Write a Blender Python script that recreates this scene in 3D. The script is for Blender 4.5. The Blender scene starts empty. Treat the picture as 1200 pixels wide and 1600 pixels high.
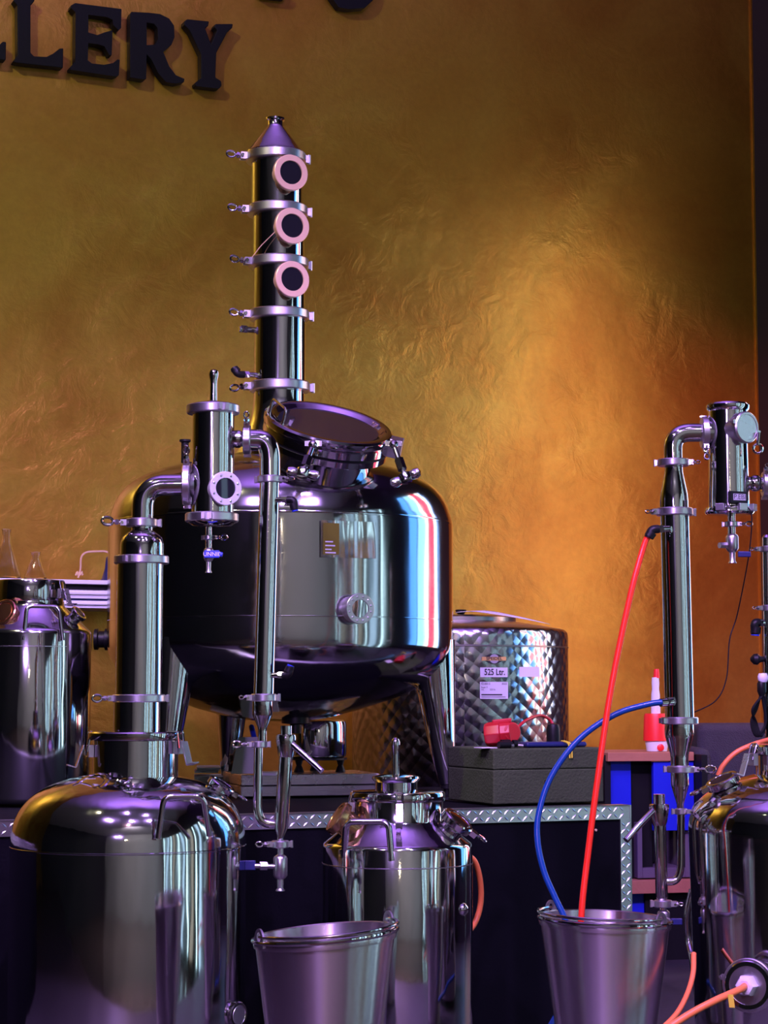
import bpy, bmesh, math, random
from mathutils import Vector, Matrix, geometry
V = Vector
random.seed(7)
SC = bpy.context.scene
COL = SC.collection
PI = math.pi

# ------------------------------------------------------------------ camera
F = 3200.0                     # focal length in pixels of the 1200x1600 frame
CAMZ = 0.78
PITCH = math.atan(280.0 / F)   # horizon lies at row 1080
cp_, sp_ = math.cos(PITCH), math.sin(PITCH)
cd = bpy.data.cameras.new('camera')
cam = bpy.data.objects.new('camera', cd)
COL.objects.link(cam)
cam.location = (0, 0, CAMZ)
cam.rotation_euler = (PI / 2 + PITCH, 0, 0)
cd.sensor_fit = 'VERTICAL'
cd.sensor_height = 36.0
cd.lens = 36.0 * F / 1600.0
cd.clip_end = 100
SC.camera = cam

# ------------------------------------------------------------------ view, world
SC.view_settings.view_transform = 'Standard'
SC.view_settings.look = 'None'
SC.view_settings.gamma = 1.0
SC.view_settings.use_curve_mapping = False
SC.view_settings.exposure = 0.0
SC.cycles.use_denoising = True
SC.cycles.caustics_reflective = False
SC.cycles.caustics_refractive = False
SC.cycles.sample_clamp_indirect = 6.0
SC.cycles.max_bounces = 8
w = bpy.data.worlds.new('world'); SC.world = w
w.use_nodes = True
w.node_tree.nodes['Background'].inputs[0].default_value = (0.25, 0.2, 0.4, 1)
w.node_tree.nodes['Background'].inputs[1].default_value = 0.02

# ------------------------------------------------------------------ room frame
TH = math.atan(0.434)                       # the back wall recedes to the right
E1 = V((math.cos(TH), math.sin(TH), 0))     # along the back wall
NN = V((math.sin(TH), -math.cos(TH), 0))    # out of the back wall, towards the viewer
UP = V((0, 0, 1))
WALL0 = V((0, 8.0, 0))
CORNER = WALL0 + E1 * 1.744
CEIL = 5.2
FZ = -0.12                                  # stage floor, just below the frame

def lamp(kind, name, loc, target, power, color, size, spot=None, blend=0.5):
    ld = bpy.data.lights.new(name, kind)
    ld.energy = power; ld.color = color
    if kind == 'AREA':
        ld.size = size
    else:
        ld.shadow_soft_size = size
    if spot:
        ld.spot_size = math.radians(spot); ld.spot_blend = blend
    o = bpy.data.objects.new(name, ld); COL.objects.link(o)
    o.location = loc
    if target is not None:
        o.rotation_euler = (V(target) - V(loc)).to_track_quat('-Z', 'Y').to_euler()
    return o

PURPLE = (0.56, 0.31, 1.0)
lamp('SPOT', 'stage_light', (-1.6, 1.2, 4.3), (-0.7, 4.7, 0.6), 720, PURPLE, 0.06, 46)
lamp('SPOT', 'stage_light', (0.2, 0.8, 4.4), (-0.1, 5.3, 0.7), 720, PURPLE, 0.06, 46)
lamp('SPOT', 'stage_light', (1.6, 1.4, 4.3), (0.9, 5.2, 0.8), 720, PURPLE, 0.06, 46)
lamp('SPOT', 'stage_light', (-0.5, 2.6, 4.6), (-0.5, 5.6, 1.0), 260, PURPLE, 0.04, 56)
lamp('SPOT', 'stage_light', (0.9, 2.4, 4.6), (0.6, 6.2, 0.6), 260, PURPLE, 0.04, 56)
# the same rig washes the ceiling above it
lamp('SPOT', 'ceiling_washer', (-1.0, 3.6, 3.7), (-0.9, 4.8, 5.2), 440, (0.46, 0.20, 1.0), 0.06, 130, 1.0)
lamp('SPOT', 'ceiling_washer', (0.6, 4.0, 3.7), (0.4, 5.2, 5.2), 440, (0.46, 0.20, 1.0), 0.06, 130, 1.0)
lamp('SPOT', 'stage_light', (1.5, 4.4, 4.2), (1.34, 8.6, 1.0), 900, (1.0, 0.17, 0.34), 0.04, 30, 1.0)  # red spot added to tint the right part of the wall, no known lamp
lamp('SPOT', 'floor_fill', (0.0, -0.6, 4.6), (0.1, 2.2, -0.8), 600, (1.0, 0.48, 0.70), 0.06, 55, 0.8)  # added spot that gives the buckets a pink floor to reflect
lamp('SPOT', 'stage_light', (-0.9, -1.5, 2.3), (-0.3, 6.0, 0.6), 420, PURPLE, 0.05, 34, 0.7)
lamp('SPOT', 'wall_washer', (-2.4, 2.8, 4.9), (-1.1, 7.4, 2.0), 480, (1.0, 0.93, 0.60), 0.05, 84, 1.0)
lamp('AREA', 'hall_wall_fill', (0.6, -1.8, 4.9), (2.2, -6.8, 1.4), 300, (1.0, 0.92, 1.0), 2.0)  # added area light, brightens the unseen rear wall for the steel reflections
lamp('POINT', 'pendant_bulb', (0.2, -4.5, 2.2), None, 22, (1.0, 0.84, 0.55), 0.06)

# ------------------------------------------------------------------ pixel helpers (a pixel plus a true depth gives a world point)
def ray(px, py):
    a = (px - 600.0) / F; b = (800.0 - py) / F
    return V((a, cp_ - b * sp_, sp_ + b * cp_))
def P(px, py, Y):
    d = ray(px, py); t = Y / d.y
    return V((d.x * t, Y, CAMZ + d.z * t))
def on_wall(px, py, off=0.0):
    d = ray(px, py); c = V((0, 0, CAMZ))
    t = (WALL0 + NN * off - c).dot(NN) / d.dot(NN)
    return c + d * t
def m(px, Y):
    return px * Y / F

# ------------------------------------------------------------------ materials
def principled(name):
    mt = bpy.data.materials.new(name); mt.use_nodes = True
    nt = mt.node_tree
    return mt, nt, nt.nodes['Principled BSDF']
def L(nt, a, b): nt.links.new(a, b)
def plain(name, col, rough=0.5, metal=0.0, bump=0.0, bscale=60.0, var=0.0, vscale=8.0, coat=0.0, spec=None):
    mt, nt, bs = principled(name)
    bs.inputs['Base Color'].default_value = (*col, 1)
    bs.inputs['Roughness'].default_value = rough
    bs.inputs['Metallic'].default_value = metal
    bs.inputs['Coat Weight'].default_value = coat
    if spec is not None: bs.inputs['Specular IOR Level'].default_value = spec
    tc = nt.nodes.new('ShaderNodeTexCoord')
    if bump:
        nz = nt.nodes.new('ShaderNodeTexNoise'); nz.inputs['Scale'].default_value = bscale
        nz.inputs['Detail'].default_value = 4
        L(nt, tc.outputs['Object'], nz.inputs['Vector'])
        b = nt.nodes.new('ShaderNodeBump'); b.inputs['Strength'].default_value = bump
        b.inputs['Distance'].default_value = 0.01
        L(nt, nz.outputs['Fac'], b.inputs['Height']); L(nt, b.outputs['Normal'], bs.inputs['Normal'])
    if var:
        n2 = nt.nodes.new('ShaderNodeTexNoise'); n2.inputs['Scale'].default_value = vscale
        n2.inputs['Detail'].default_value = 5
        L(nt, tc.outputs['Object'], n2.inputs['Vector'])
        r = nt.nodes.new('ShaderNodeMix'); r.data_type = 'RGBA'
        r.inputs[6].default_value = (*[max(0, c * (1 - var)) for c in col], 1)
        r.inputs[7].default_value = (*[min(1, c * (1 + var)) for c in col], 1)
        L(nt, n2.outputs['Fac'], r.inputs[0]); L(nt, r.outputs[2], bs.inputs['Base Color'])
    return mt
def steel(name, col=(0.62, 0.61, 0.62), rough=0.1, wave=0.05, wscale=(5, 5, 0.7), brush=0.0):
    """Polished stainless: long gentle dents that make reflected stripes waver, faint smears in the gloss."""
    mt, nt, bs = principled(name)
    bs.inputs['Base Color'].default_value = (*col, 1)
    bs.inputs['Metallic'].default_value = 1.0
    tc = nt.nodes.new('ShaderNodeTexCoord')
    mp = nt.nodes.new('ShaderNodeMapping'); mp.inputs['Scale'].default_value = wscale
    L(nt, tc.outputs['Object'], mp.inputs['Vector'])
    nz = nt.nodes.new('ShaderNodeTexNoise'); nz.inputs['Scale'].default_value = 3.0
    nz.inputs['Detail'].default_value = 2
    L(nt, mp.outputs['Vector'], nz.inputs['Vector'])
    b = nt.nodes.new('ShaderNodeBump'); b.inputs['Strength'].default_value = wave
    b.inputs['Distance'].default_value = 0.05
    L(nt, nz.outputs['Fac'], b.inputs['Height'])
    last = b
    if brush:
        mp2 = nt.nodes.new('ShaderNodeMapping'); mp2.inputs['Scale'].default_value = (6, 6, 500)
        L(nt, tc.outputs['Object'], mp2.inputs['Vector'])
        n3 = nt.nodes.new('ShaderNodeTexNoise'); n3.inputs['Scale'].default_value = 1.0; n3.inputs['Detail'].default_value = 3
        L(nt, mp2.outputs['Vector'], n3.inputs['Vector'])
        b2 = nt.nodes.new('ShaderNodeBump'); b2.inputs['Strength'].default_value = brush; b2.inputs['Distance'].default_value = 0.001
        L(nt, n3.outputs['Fac'], b2.inputs['Height']); L(nt, b.outputs['Normal'], b2.inputs['Normal'])
        last = b2
    L(nt, last.outputs['Normal'], bs.inputs['Normal'])
    n4 = nt.nodes.new('ShaderNodeTexNoise'); n4.inputs['Scale'].default_value = 9.0; n4.inputs['Detail'].default_value = 6
    L(nt, tc.outputs['Object'], n4.inputs['Vector'])
    mr = nt.nodes.new('ShaderNodeMapRange')
    mr.inputs['To Min'].default_value = rough * 0.75; mr.inputs['To Max'].default_value = rough * 1.35
    L(nt, n4.outputs['Fac'], mr.inputs['Value']); L(nt, mr.outputs['Result'], bs.inputs['Roughness'])
    return mt
def spun(name, col, rough):
    mt = steel(name, col, rough, 0.0); nt = mt.node_tree; bs = nt.nodes['Principled BSDF']
    bs.inputs['Anisotropic'].default_value = 0.8; bs.inputs['Anisotropic Rotation'].default_value = 0.25
    tg = nt.nodes.new('ShaderNodeTangent'); tg.direction_type = 'RADIAL'; tg.axis = 'Z'
    L(nt, tg.outputs[0], bs.inputs['Tangent'])
    for inp in ('Roughness', 'Normal'):
        for k_ in list(bs.inputs[inp].links): nt.links.remove(k_)
    bs.inputs['Roughness'].default_value = rough
    return mt
def emit(name, col, strength):
    mt = bpy.data.materials.new(name); mt.use_nodes = True
    nt = mt.node_tree; nt.nodes.clear()
    e = nt.nodes.new('ShaderNodeEmission'); e.inputs[0].default_value = (*col, 1); e.inputs[1].default_value = strength
    o = nt.nodes.new('ShaderNodeOutputMaterial'); L(nt, e.outputs[0], o.inputs[0])
    return mt
def glassy(name, col=(1, 1, 1), rough=0.02):
    mt, nt, bs = principled(name)
    bs.inputs['Base Color'].default_value = (*col, 1)
    bs.inputs['Transmission Weight'].default_value = 1.0
    bs.inputs['Roughness'].default_value = rough
    bs.inputs['IOR'].default_value = 1.45
    return mt
def gold_plaster():
    mt, nt, bs = principled('gold_plaster')
    tc = nt.nodes.new('ShaderNodeTexCoord')
    def noise(scale, detail, rough=0.55, dist=0.0, vec=None):
        n = nt.nodes.new('ShaderNodeTexNoise'); n.inputs['Scale'].default_value = scale
        n.inputs['Detail'].default_value = detail; n.inputs['Roughness'].default_value = rough
        n.inputs['Distortion'].default_value = dist
        L(nt, vec or tc.outputs['Object'], n.inputs['Vector']); return n
    big = noise(1.1, 5, 0.6, 0.6)
    cr = nt.nodes.new('ShaderNodeValToRGB')
    e = cr.color_ramp.elements
    e[0].position = 0.36; e[0].color = (0.45, 0.215, 0.024, 1)
    e[1].position = 0.64; e[1].color = (0.60, 0.375, 0.05, 1)
    k = e.new(0.5); k.color = (0.54, 0.30, 0.036, 1)
    L(nt, big.outputs['Fac'], cr.inputs['Fac'])
    fine = noise(38, 6, 0.65)
    mx = nt.nodes.new('ShaderNodeMix'); mx.data_type = 'RGBA'; mx.blend_type = 'MULTIPLY'
    mx.inputs[0].default_value = 0.5
    cr2 = nt.nodes.new('ShaderNodeValToRGB')
    cr2.color_ramp.elements[0].position = 0.3; cr2.color_ramp.elements[0].color = (0.72, 0.72, 0.72, 1)
    cr2.color_ramp.elements[1].position = 0.7
    L(nt, fine.outputs['Fac'], cr2.inputs['Fac'])
    L(nt, cr.outputs['Color'], mx.inputs[6]); L(nt, cr2.outputs['Color'], mx.inputs[7])
    L(nt, mx.outputs[2], bs.inputs['Base Color'])
    bs.inputs['Metallic'].default_value = 0.7
    bs.inputs['Roughness'].default_value = 0.34
    # trowel relief: broad patches that are calm, patches that are crumpled
    mask = noise(1.6, 3, 0.5)
    mm = nt.nodes.new('ShaderNodeMapRange'); mm.inputs['From Min'].default_value = 0.42; mm.inputs['From Max'].default_value = 0.62
    mm.inputs['To Min'].default_value = 0.25; mm.inputs['To Max'].default_value = 1.0
    L(nt, mask.outputs['Fac'], mm.inputs['Value'])
    mid = noise(10, 7, 0.6, 0.7)
    fin = noise(60, 5, 0.6, 0.4)
    ad = nt.nodes.new('ShaderNodeMath'); ad.operation = 'MULTIPLY_ADD'; ad.inputs[1].default_value = 0.12
    L(nt, fin.outputs['Fac'], ad.inputs[0]); L(nt, mid.outputs['Fac'], ad.inputs[2])
    ml = nt.nodes.new('ShaderNodeMath'); ml.operation = 'MULTIPLY'
    L(nt, ad.outputs[0], ml.inputs[0]); L(nt, mm.outputs['Result'], ml.inputs[1])
    b = nt.nodes.new('ShaderNodeBump'); b.inputs['Strength'].default_value = 0.30; b.inputs['Distance'].default_value = 0.02
    L(nt, ml.outputs[0], b.inputs['Height']); L(nt, b.outputs['Normal'], bs.inputs['Normal'])
    return mt
def swirl_steel():
    """Steel sheet polished in overlapping circles, laid out round the drum in its own cylinder coordinates."""
    mt, nt, bs = principled('marbled_steel')
    bs.inputs['Base Color'].default_value = (0.58, 0.57, 0.59, 1); bs.inputs['Metallic'].default_value = 1
    bs.inputs['Roughness'].default_value = 0.2
    tc = nt.nodes.new('ShaderNodeTexCoord')
    sx = nt.nodes.new('ShaderNodeSeparateXYZ'); L(nt, tc.outputs['Object'], sx.inputs[0])
    at = nt.nodes.new('ShaderNodeMath'); at.operation = 'ARCTAN2'
    L(nt, sx.outputs['X'], at.inputs[0]); L(nt, sx.outputs['Y'], at.inputs[1])
    mu = nt.nodes.new('ShaderNodeMath'); mu.operation = 'MULTIPLY'; mu.inputs[1].default_value = 0.378
    L(nt, at.outputs[0], mu.inputs[0])
    cx = nt.nodes.new('ShaderNodeCombineXYZ'); L(nt, mu.outputs[0], cx.inputs[0]); L(nt, sx.outputs['Z'], cx.inputs[1])
    rt = nt.nodes.new('ShaderNodeMapping'); rt.inputs['Rotation'].default_value = (0, 0, 0.9); rt.inputs['Scale'].default_value = (24, 24, 24)
    L(nt, cx.outputs[0], rt.inputs[0])
    vo = nt.nodes.new('ShaderNodeTexVoronoi'); vo.voronoi_dimensions = '2D'; vo.inputs['Scale'].default_value = 1.0
    vo.inputs['Randomness'].default_value = 0.12
    L(nt, rt.outputs[0], vo.inputs['Vector'])
    # dome each polished circle so it catches its own glint
    b = nt.nodes.new('ShaderNodeBump'); b.inputs['Strength'].default_value = 0.55; b.inputs['Distance'].default_value = 0.008
    b.invert = True
    L(nt, vo.outputs['Distance'], b.inputs['Height']); L(nt, b.outputs['Normal'], bs.inputs['Normal'])
    return mt

M = {}
M['gold'] = gold_plaster()
M['steel'] = steel('polished_steel', wave=0.05)
M['mirror'] = steel('mirror_steel', (0.60, 0.595, 0.61), 0.075, 0.05)
M['tank'] = steel('tank_steel', (0.50, 0.495, 0.515), 0.10, 0.05, (3, 3, 0.4))
M['satin'] = steel('satin_steel', (0.62, 0.60, 0.62), 0.26, 0.03, brush=0.15)
M['cast'] = steel('cast_steel', (0.60, 0.59, 0.60), 0.30, 0.0)
M['bucket'] = spun('bucket_steel', (0.66, 0.62, 0.64), 0.27)
M['brass'] = plain('rose_brass', (0.92, 0.60, 0.42), 0.34, 0.4, 0.05)
M['goldbrass'] = plain('yellow_brass', (0.72, 0.47, 0.22), 0.22, 1.0, 0.05)
M['palering'] = plain('pale_flange', (0.74, 0.72, 0.72), 0.36, 0.4, 0.03)
M['copper'] = plain('copper', (0.78, 0.36, 0.20), 0.2, 1.0, 0.1, 30)
M['darkglass'] = plain('dark_glass', (0.012, 0.012, 0.016), 0.04, 0.0, coat=0.6)
M['black'] = plain('black_plastic', (0.006, 0.006, 0.007), 0.4, 0, 0.05, spec=0.25)
M['rubber'] = plain('black_rubber', (0.006, 0.006, 0.007), 0.6, spec=0.2)
M['bluecap'] = plain('blue_plastic', (0.015, 0.04, 0.55), 0.35)
M['navy'] = plain('navy_plastic', (0.010, 0.015, 0.10), 0.4)
M['casepanel'] = plain('black_case_panel', (0.0035, 0.0035, 0.0055), 0.6, 0, 0.1, 120, 0.2, 14, spec=0.06)
M['plate'] = plain('aluminium_plate', (0.62, 0.62, 0.63), 0.3, 1.0, 0.05, 90)
M['letter'] = plain('black_letter', (0.006, 0.006, 0.010), 0.6, 0, 0.08, 80, spec=0.15)
M['foam'] = plain('grey_foam', (0.052, 0.072, 0.032), 0.85, 0, 0.35, 160, 0.35, 9, spec=0.2)
M['red'] = plain('red_plastic', (0.45, 0.012, 0.02), 0.35)
M['redtube'] = plain('red_tube', (0.85, 0.03, 0.01), 0.3)
M['bluetube'] = plain('blue_tube', (0.004, 0.055, 0.24), 0.25)
M['orange'] = plain('orange_cable', (0.85, 0.22, 0.06), 0.42)
M['paper'] = plain('white_paper', (0.80, 0.78, 0.82), 0.7, 0, 0.03, 20)
M['white'] = plain('white_plastic', (0.78, 0.76, 0.80), 0.4)
M['redwhite'] = plain('bright_red_plastic', (0.90, 0.02, 0.02), 0.4)
M['ply'] = plain('plywood_edge', (0.42, 0.16, 0.09), 0.6, 0, 0.15, 40, 0.2, 12)
M['bluepanel'] = plain('blue_panel', (0.005, 0.012, 0.55), 0.5)
M['sofa'] = plain('dark_fabric', (0.034, 0.030, 0.046), 0.95, 0, 0.5, 220, 0.15, 30)
M['shelfbox'] = plain('plum_box', (0.11, 0.085, 0.12), 0.6, 0, 0.05)
M['floor'] = plain('stage_floor', (0.035, 0.03, 0.035), 0.55, 0, 0.15, 30, 0.3, 4)
M['hallfloor'] = plain('hall_floor', (0.14, 0.09, 0.09), 0.22, 0, 0.05, 30, 0.3, 4)
M['dark'] = plain('dark_paint', (0.016, 0.013, 0.022), 0.7, 0, 0.05)
M['grey'] = plain('grey_paint', (0.42, 0.41, 0.42), 0.8, 0, 0.05, 20, 0.15, 1)
M['ceil'] = plain('ceiling_paint', (0.40, 0.37, 0.42), 0.8, 0, 0.05)
M['glass'] = glassy('clear_glass', (0.95, 0.93, 0.95))
M['yellow'] = plain('yellow_tag', (0.75, 0.62, 0.05), 0.5)
M['ink'] = plain('black_ink', (0.02, 0.02, 0.025), 0.6)
M['gilt'] = plain('gilt_print', (0.80, 0.52, 0.16), 0.4, 0.2)
M['olive'] = plain('olive_reflection', (0.16, 0.12, 0.02), 0.25, 0.5)
M['lcd'] = plain('grey_display', (0.42, 0.42, 0.45), 0.3)
M['marble'] = swirl_steel()
M['tin'] = plain('drum_top_steel', (0.50, 0.47, 0.45), 0.3, 1.0, 0.05)
M['sky'] = emit('daylight_pane', (0.58, 0.88, 1.0), 4.8)
M['sky2'] = emit('hazy_pane', (0.42, 0.64, 0.85), 1.9)
M['sky3'] = emit('curtained_pane', (0.55, 0.52, 0.45), 0.8)
M['sign_blue'] = emit('backlit_blue', (0.10, 0.36, 1.0), 3.2)
M['sign_cyan'] = emit('backlit_cyan', (0.30, 0.66, 1.0), 3.2)
M['sign_white'] = emit('backlit_white', (1.0, 0.96, 0.86), 4.8)
M['sign_red'] = emit('backlit_red', (1.0, 0.05, 0.12), 3.6)

# ------------------------------------------------------------------ mesh building
def basis(A):
    A = V(A).normalized()
    ref = UP if abs(A.z) < 0.9 else V((1, 0, 0))
    u = ref.cross(A).normalized(); v = A.cross(u).normalized()
    return u, v, A
def rpath(pts, rad, n=6):
    """Polyline with its inner corners rounded."""
    pts = [V(p) for p in pts]; out = [pts[0]]
    for i in range(1, len(pts) - 1):
        a, b, c = pts[i - 1], pts[i], pts[i + 1]
        r = rad[i] if isinstance(rad, (list, tuple)) else rad
        d0 = min(r, (a - b).length * 0.49); d1 = min(r, (c - b).length * 0.49)
        p0 = b + (a - b).normalized() * d0; p1 = b + (c - b).normalized() * d1
        for k in range(n + 1):
            t = k / n
            out.append(p0 * (1 - t) ** 2 + b * 2 * t * (1 - t) + p1 * t * t)
    out.append(pts[-1])
    return out
def spline(pts, n=8):
    pts = [V(p) for p in pts]; q = [pts[0] * 2 - pts[1]] + pts + [pts[-1] * 2 - pts[-2]]
    out = []
    for i in range(1, len(q) - 2):
        a, b, c, d = q[i - 1:i + 3]
        for k in range(n):
            t = k / n
            out.append(0.5 * ((2 * b) + (c - a) * t + (2 * a - 5 * b + 4 * c - d) * t * t + (3 * b - a - 3 * c + d) * t ** 3))
    out.append(pts[-1])
    return out
class MB:
    def __init__(self): self.v = []; self.f = []
    def lathe(self, prof, O, A=(0, 0, 1), seg=40, closed=False, bend=None):
        u, v, a = basis(A); O = V(O); rings = []
        for r, h in prof:
            if r <= 1e-6:
                self.v.append(O + a * h); rings.append([len(self.v) - 1])
            else:
                s = len(self.v)
                for k in range(seg):
                    t = 2 * PI * k / seg
                    self.v.append(O + a * h + (u * math.cos(t) + v * math.sin(t)) * r)
                rings.append(list(range(s, s + seg)))
        pairs = list(zip(rings, rings[1:])) + ([(rings[-1], rings[0])] if closed else [])
        for A_, B_ in pairs:
            if len(A_) == 1 and len(B_) == 1: continue
            for k in range(seg):
                j = (k + 1) % seg
                if len(A_) == 1: self.f.append((A_[0], B_[j], B_[k]))
                elif len(B_) == 1: self.f.append((A_[k], A_[j], B_[0]))
                else: self.f.append((A_[k], A_[j], B_[j], B_[k]))
        if not closed:
            if len(rings[0]) > 1: self.f.append(tuple(reversed(rings[0])))
            if len(rings[-1]) > 1: self.f.append(tuple(rings[-1]))
        return self
    def lp(self, cx, Y, prof, seg=48):
        """Vertical lathe: profile as (half width, row) in pixels at depth Y."""
        ym = sum(p[1] for p in prof) / len(prof)
        O = P(cx, ym, Y); O.z = 0
        pr = [(m(h, Y), P(cx, r, Y).z) for h, r in prof]
        if pr[0][1] > pr[-1][1]: pr.reverse()
        return self.lathe(pr, O, (0, 0, 1), seg)
    def rod(self, a, b, r, seg=16, r2=None):
        a, b = V(a), V(b); Ln = (b - a).length
        return self.lathe([(r, 0), (r if r2 is None else r2, Ln)], a, b - a, seg)
    def tube(self, pts, r, seg=12, closed=False, scale=None):
        pts = [V(p) for p in pts]; n = len(pts)
        t0 = (pts[1] - pts[0]).normalized(); u, v, _ = basis(t0)
        s0 = len(self.v); prev = t0
        for i, p in enumerate(pts):
            a = pts[i - 1] if (i or closed) else pts[i]; b = pts[(i + 1) % n] if (i < n - 1 or closed) else pts[i]
            t = (b - a).normalized()
            ax = prev.cross(t)
            if ax.length > 1e-7:
                R = Matrix.Rotation(prev.angle(t), 3, ax); u = R @ u; v = R @ v
            prev = t
            rr = r[i] if isinstance(r, (list, tuple)) else r
            for k in range(seg):
                q = 2 * PI * k / seg
                self.v.append(p + (u * math.cos(q) + v * math.sin(q)) * rr)
        for i in range(n if closed else n - 1):
            for k in range(seg):
                j = (k + 1) % seg; A_ = s0 + i * seg; B_ = s0 + ((i + 1) % n) * seg
                self.f.append((A_ + k, A_ + j, B_ + j, B_ + k))
        if not closed:
            self.f.append(tuple(reversed(range(s0, s0 + seg)))); self.f.append(tuple(range(s0 + (n - 1) * seg, s0 + n * seg)))
        return self
    def ring(self, C, A, R, r, seg=32, ts=8, sx=1.0):
        u, v, _ = basis(A); C = V(C)
        return self.tube([C + u * R * sx * math.cos(2 * PI * k / seg) + v * R * math.sin(2 * PI * k / seg) for k in range(seg)], r, ts, True)
    def obox(self, O, ex, ey, ez):
        O, ex, ey, ez = V(O), V(ex), V(ey), V(ez); s = len(self.v)
        if ex.cross(ey).dot(ez) < 0: O, ex = O + ex, -ex
        self.v += [O, O + ex, O + ex + ey, O + ey, O + ez, O + ex + ez, O + ex + ey + ez, O + ey + ez]
        self.f += [tuple(s + i for i in q) for q in ((3, 2, 1, 0), (4, 5, 6, 7), (0, 1, 5, 4), (1, 2, 6, 5), (2, 3, 7, 6), (3, 0, 4, 7))]
        return self
    def cbox(self, C, sx, sy, sz, A=UP, D=None):
        """Box round its centre: sz along A, sx along D."""
        A = V(A).normalized()
        if D is None: u, v, _ = basis(A)
        else:
            u = (V(D) - A * V(D).dot(A)).normalized(); v = A.cross(u)
        return self.obox(V(C) - u * sx / 2 - v * sy / 2 - A * sz / 2, u * sx, v * sy, A * sz)
    def ball(self, C, r, seg=16, A=UP, sq=1.0):
        n = seg // 2
        return self.lathe([(r * math.sin(PI * k / n), -r * sq * math.cos(PI * k / n)) for k in range(n + 1)], C, A, seg)
    def prism(self, loops, D):
        """Polygon (outer loop first, holes after) pushed along D."""
        loops = [[V(p) for p in l] for l in loops]; D = V(D)
        tris = geometry.tessellate_polygon(loops); flat = [p for l in loops for p in l]
        s = len(self.v); n = len(flat); self.v += flat + [p + D for p in flat]
        for t in tris:
            a, b, c = t
            nrm = (flat[b] - flat[a]).cross(flat[c] - flat[a])
            if nrm.dot(D) > 0: b, c = c, b
            self.f.append((s + a, s + b, s + c)); self.f.append((s + n + c, s + n + b, s + n + a))
        i0 = 0
        for l in loops:
            for k in range(len(l)):
                j = (k + 1) % len(l)
                self.f.append((s + i0 + k, s + i0 + j, s + n + i0 + j, s + n + i0 + k))
            i0 += len(l)
        return self

ORG = {}
def thing(name, base, label, cat, group=None):
    o = bpy.data.objects.new(name, None); COL.objects.link(o)
    o.location = V(base); o.empty_display_size = 0.05
    o['label'] = label; o['category'] = cat
    if group: o['group'] = group
    ORG[o.name] = V(base)
    return o
def build(name, mb, mat, parent=None, sharp=35, bevel=0.0, label=None, cat=None, kind=None, group=None, base=None, recalc=True):
    me = bpy.data.meshes.new(name)
    org = ORG[parent.name] if parent else V(base if base is not None else (0, 0, 0))
    me.from_pydata([tuple(p - org) for p in mb.v], [], mb.f)
    if recalc:
        bm = bmesh.new(); bm.from_mesh(me); bmesh.ops.recalc_face_normals(bm, faces=bm.faces); bm.to_mesh(me); bm.free()
    me.polygons.foreach_set('use_smooth', [True] * len(me.polygons))
    me.set_sharp_from_angle(angle=math.radians(sharp))
    me.materials.append(M[mat] if isinstance(mat, str) else mat)
    o = bpy.data.objects.new(name, me); COL.objects.link(o)
    if parent: o.parent = parent
    else: o.location = org
    ORG[o.name] = org
    if bevel:
        b = o.modifiers.new('bevel', 'BEVEL'); b.width = bevel; b.segments = 2; b.limit_method = 'ANGLE'; b.angle_limit = math.radians(40)
        b.harden_normals = True
    if label: o['label'] = label
    if cat: o['category'] = cat
    if kind: o['kind'] = kind
    if group: o['group'] = group
    return o
_tcache = {}
def text_polys(s, size=1.0, bold=False):
    """Verts (x, y) and faces of a line of lettering, centred."""
    cu = bpy.data.curves.new('lettering', 'FONT'); cu.body = s; cu.size = size
    cu.align_x = 'CENTER'; cu.align_y = 'CENTER'
    if bold: cu.offset = size * 0.022
    o = bpy.data.objects.new('lettering', cu); COL.objects.link(o)
    dg = bpy.context.evaluated_depsgraph_get()
    me = bpy.data.meshes.new_from_object(o.evaluated_get(dg))
    vs = [(q.co.x, q.co.y) for q in me.vertices]; fs = [tuple(p.vertices) for p in me.polygons]
    bpy.data.objects.remove(o); bpy.data.curves.remove(cu); bpy.data.meshes.remove(me)
    return vs, fs
def put_text(mb, s, size, mapf, sx=1.0, bold=False):
    vs, fs = text_polys(s, size, bold); b = len(mb.v)
    mb.v += [mapf(x * sx, y) for x, y in vs]; mb.f += [tuple(b + i for i in q) for q in fs]

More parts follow.
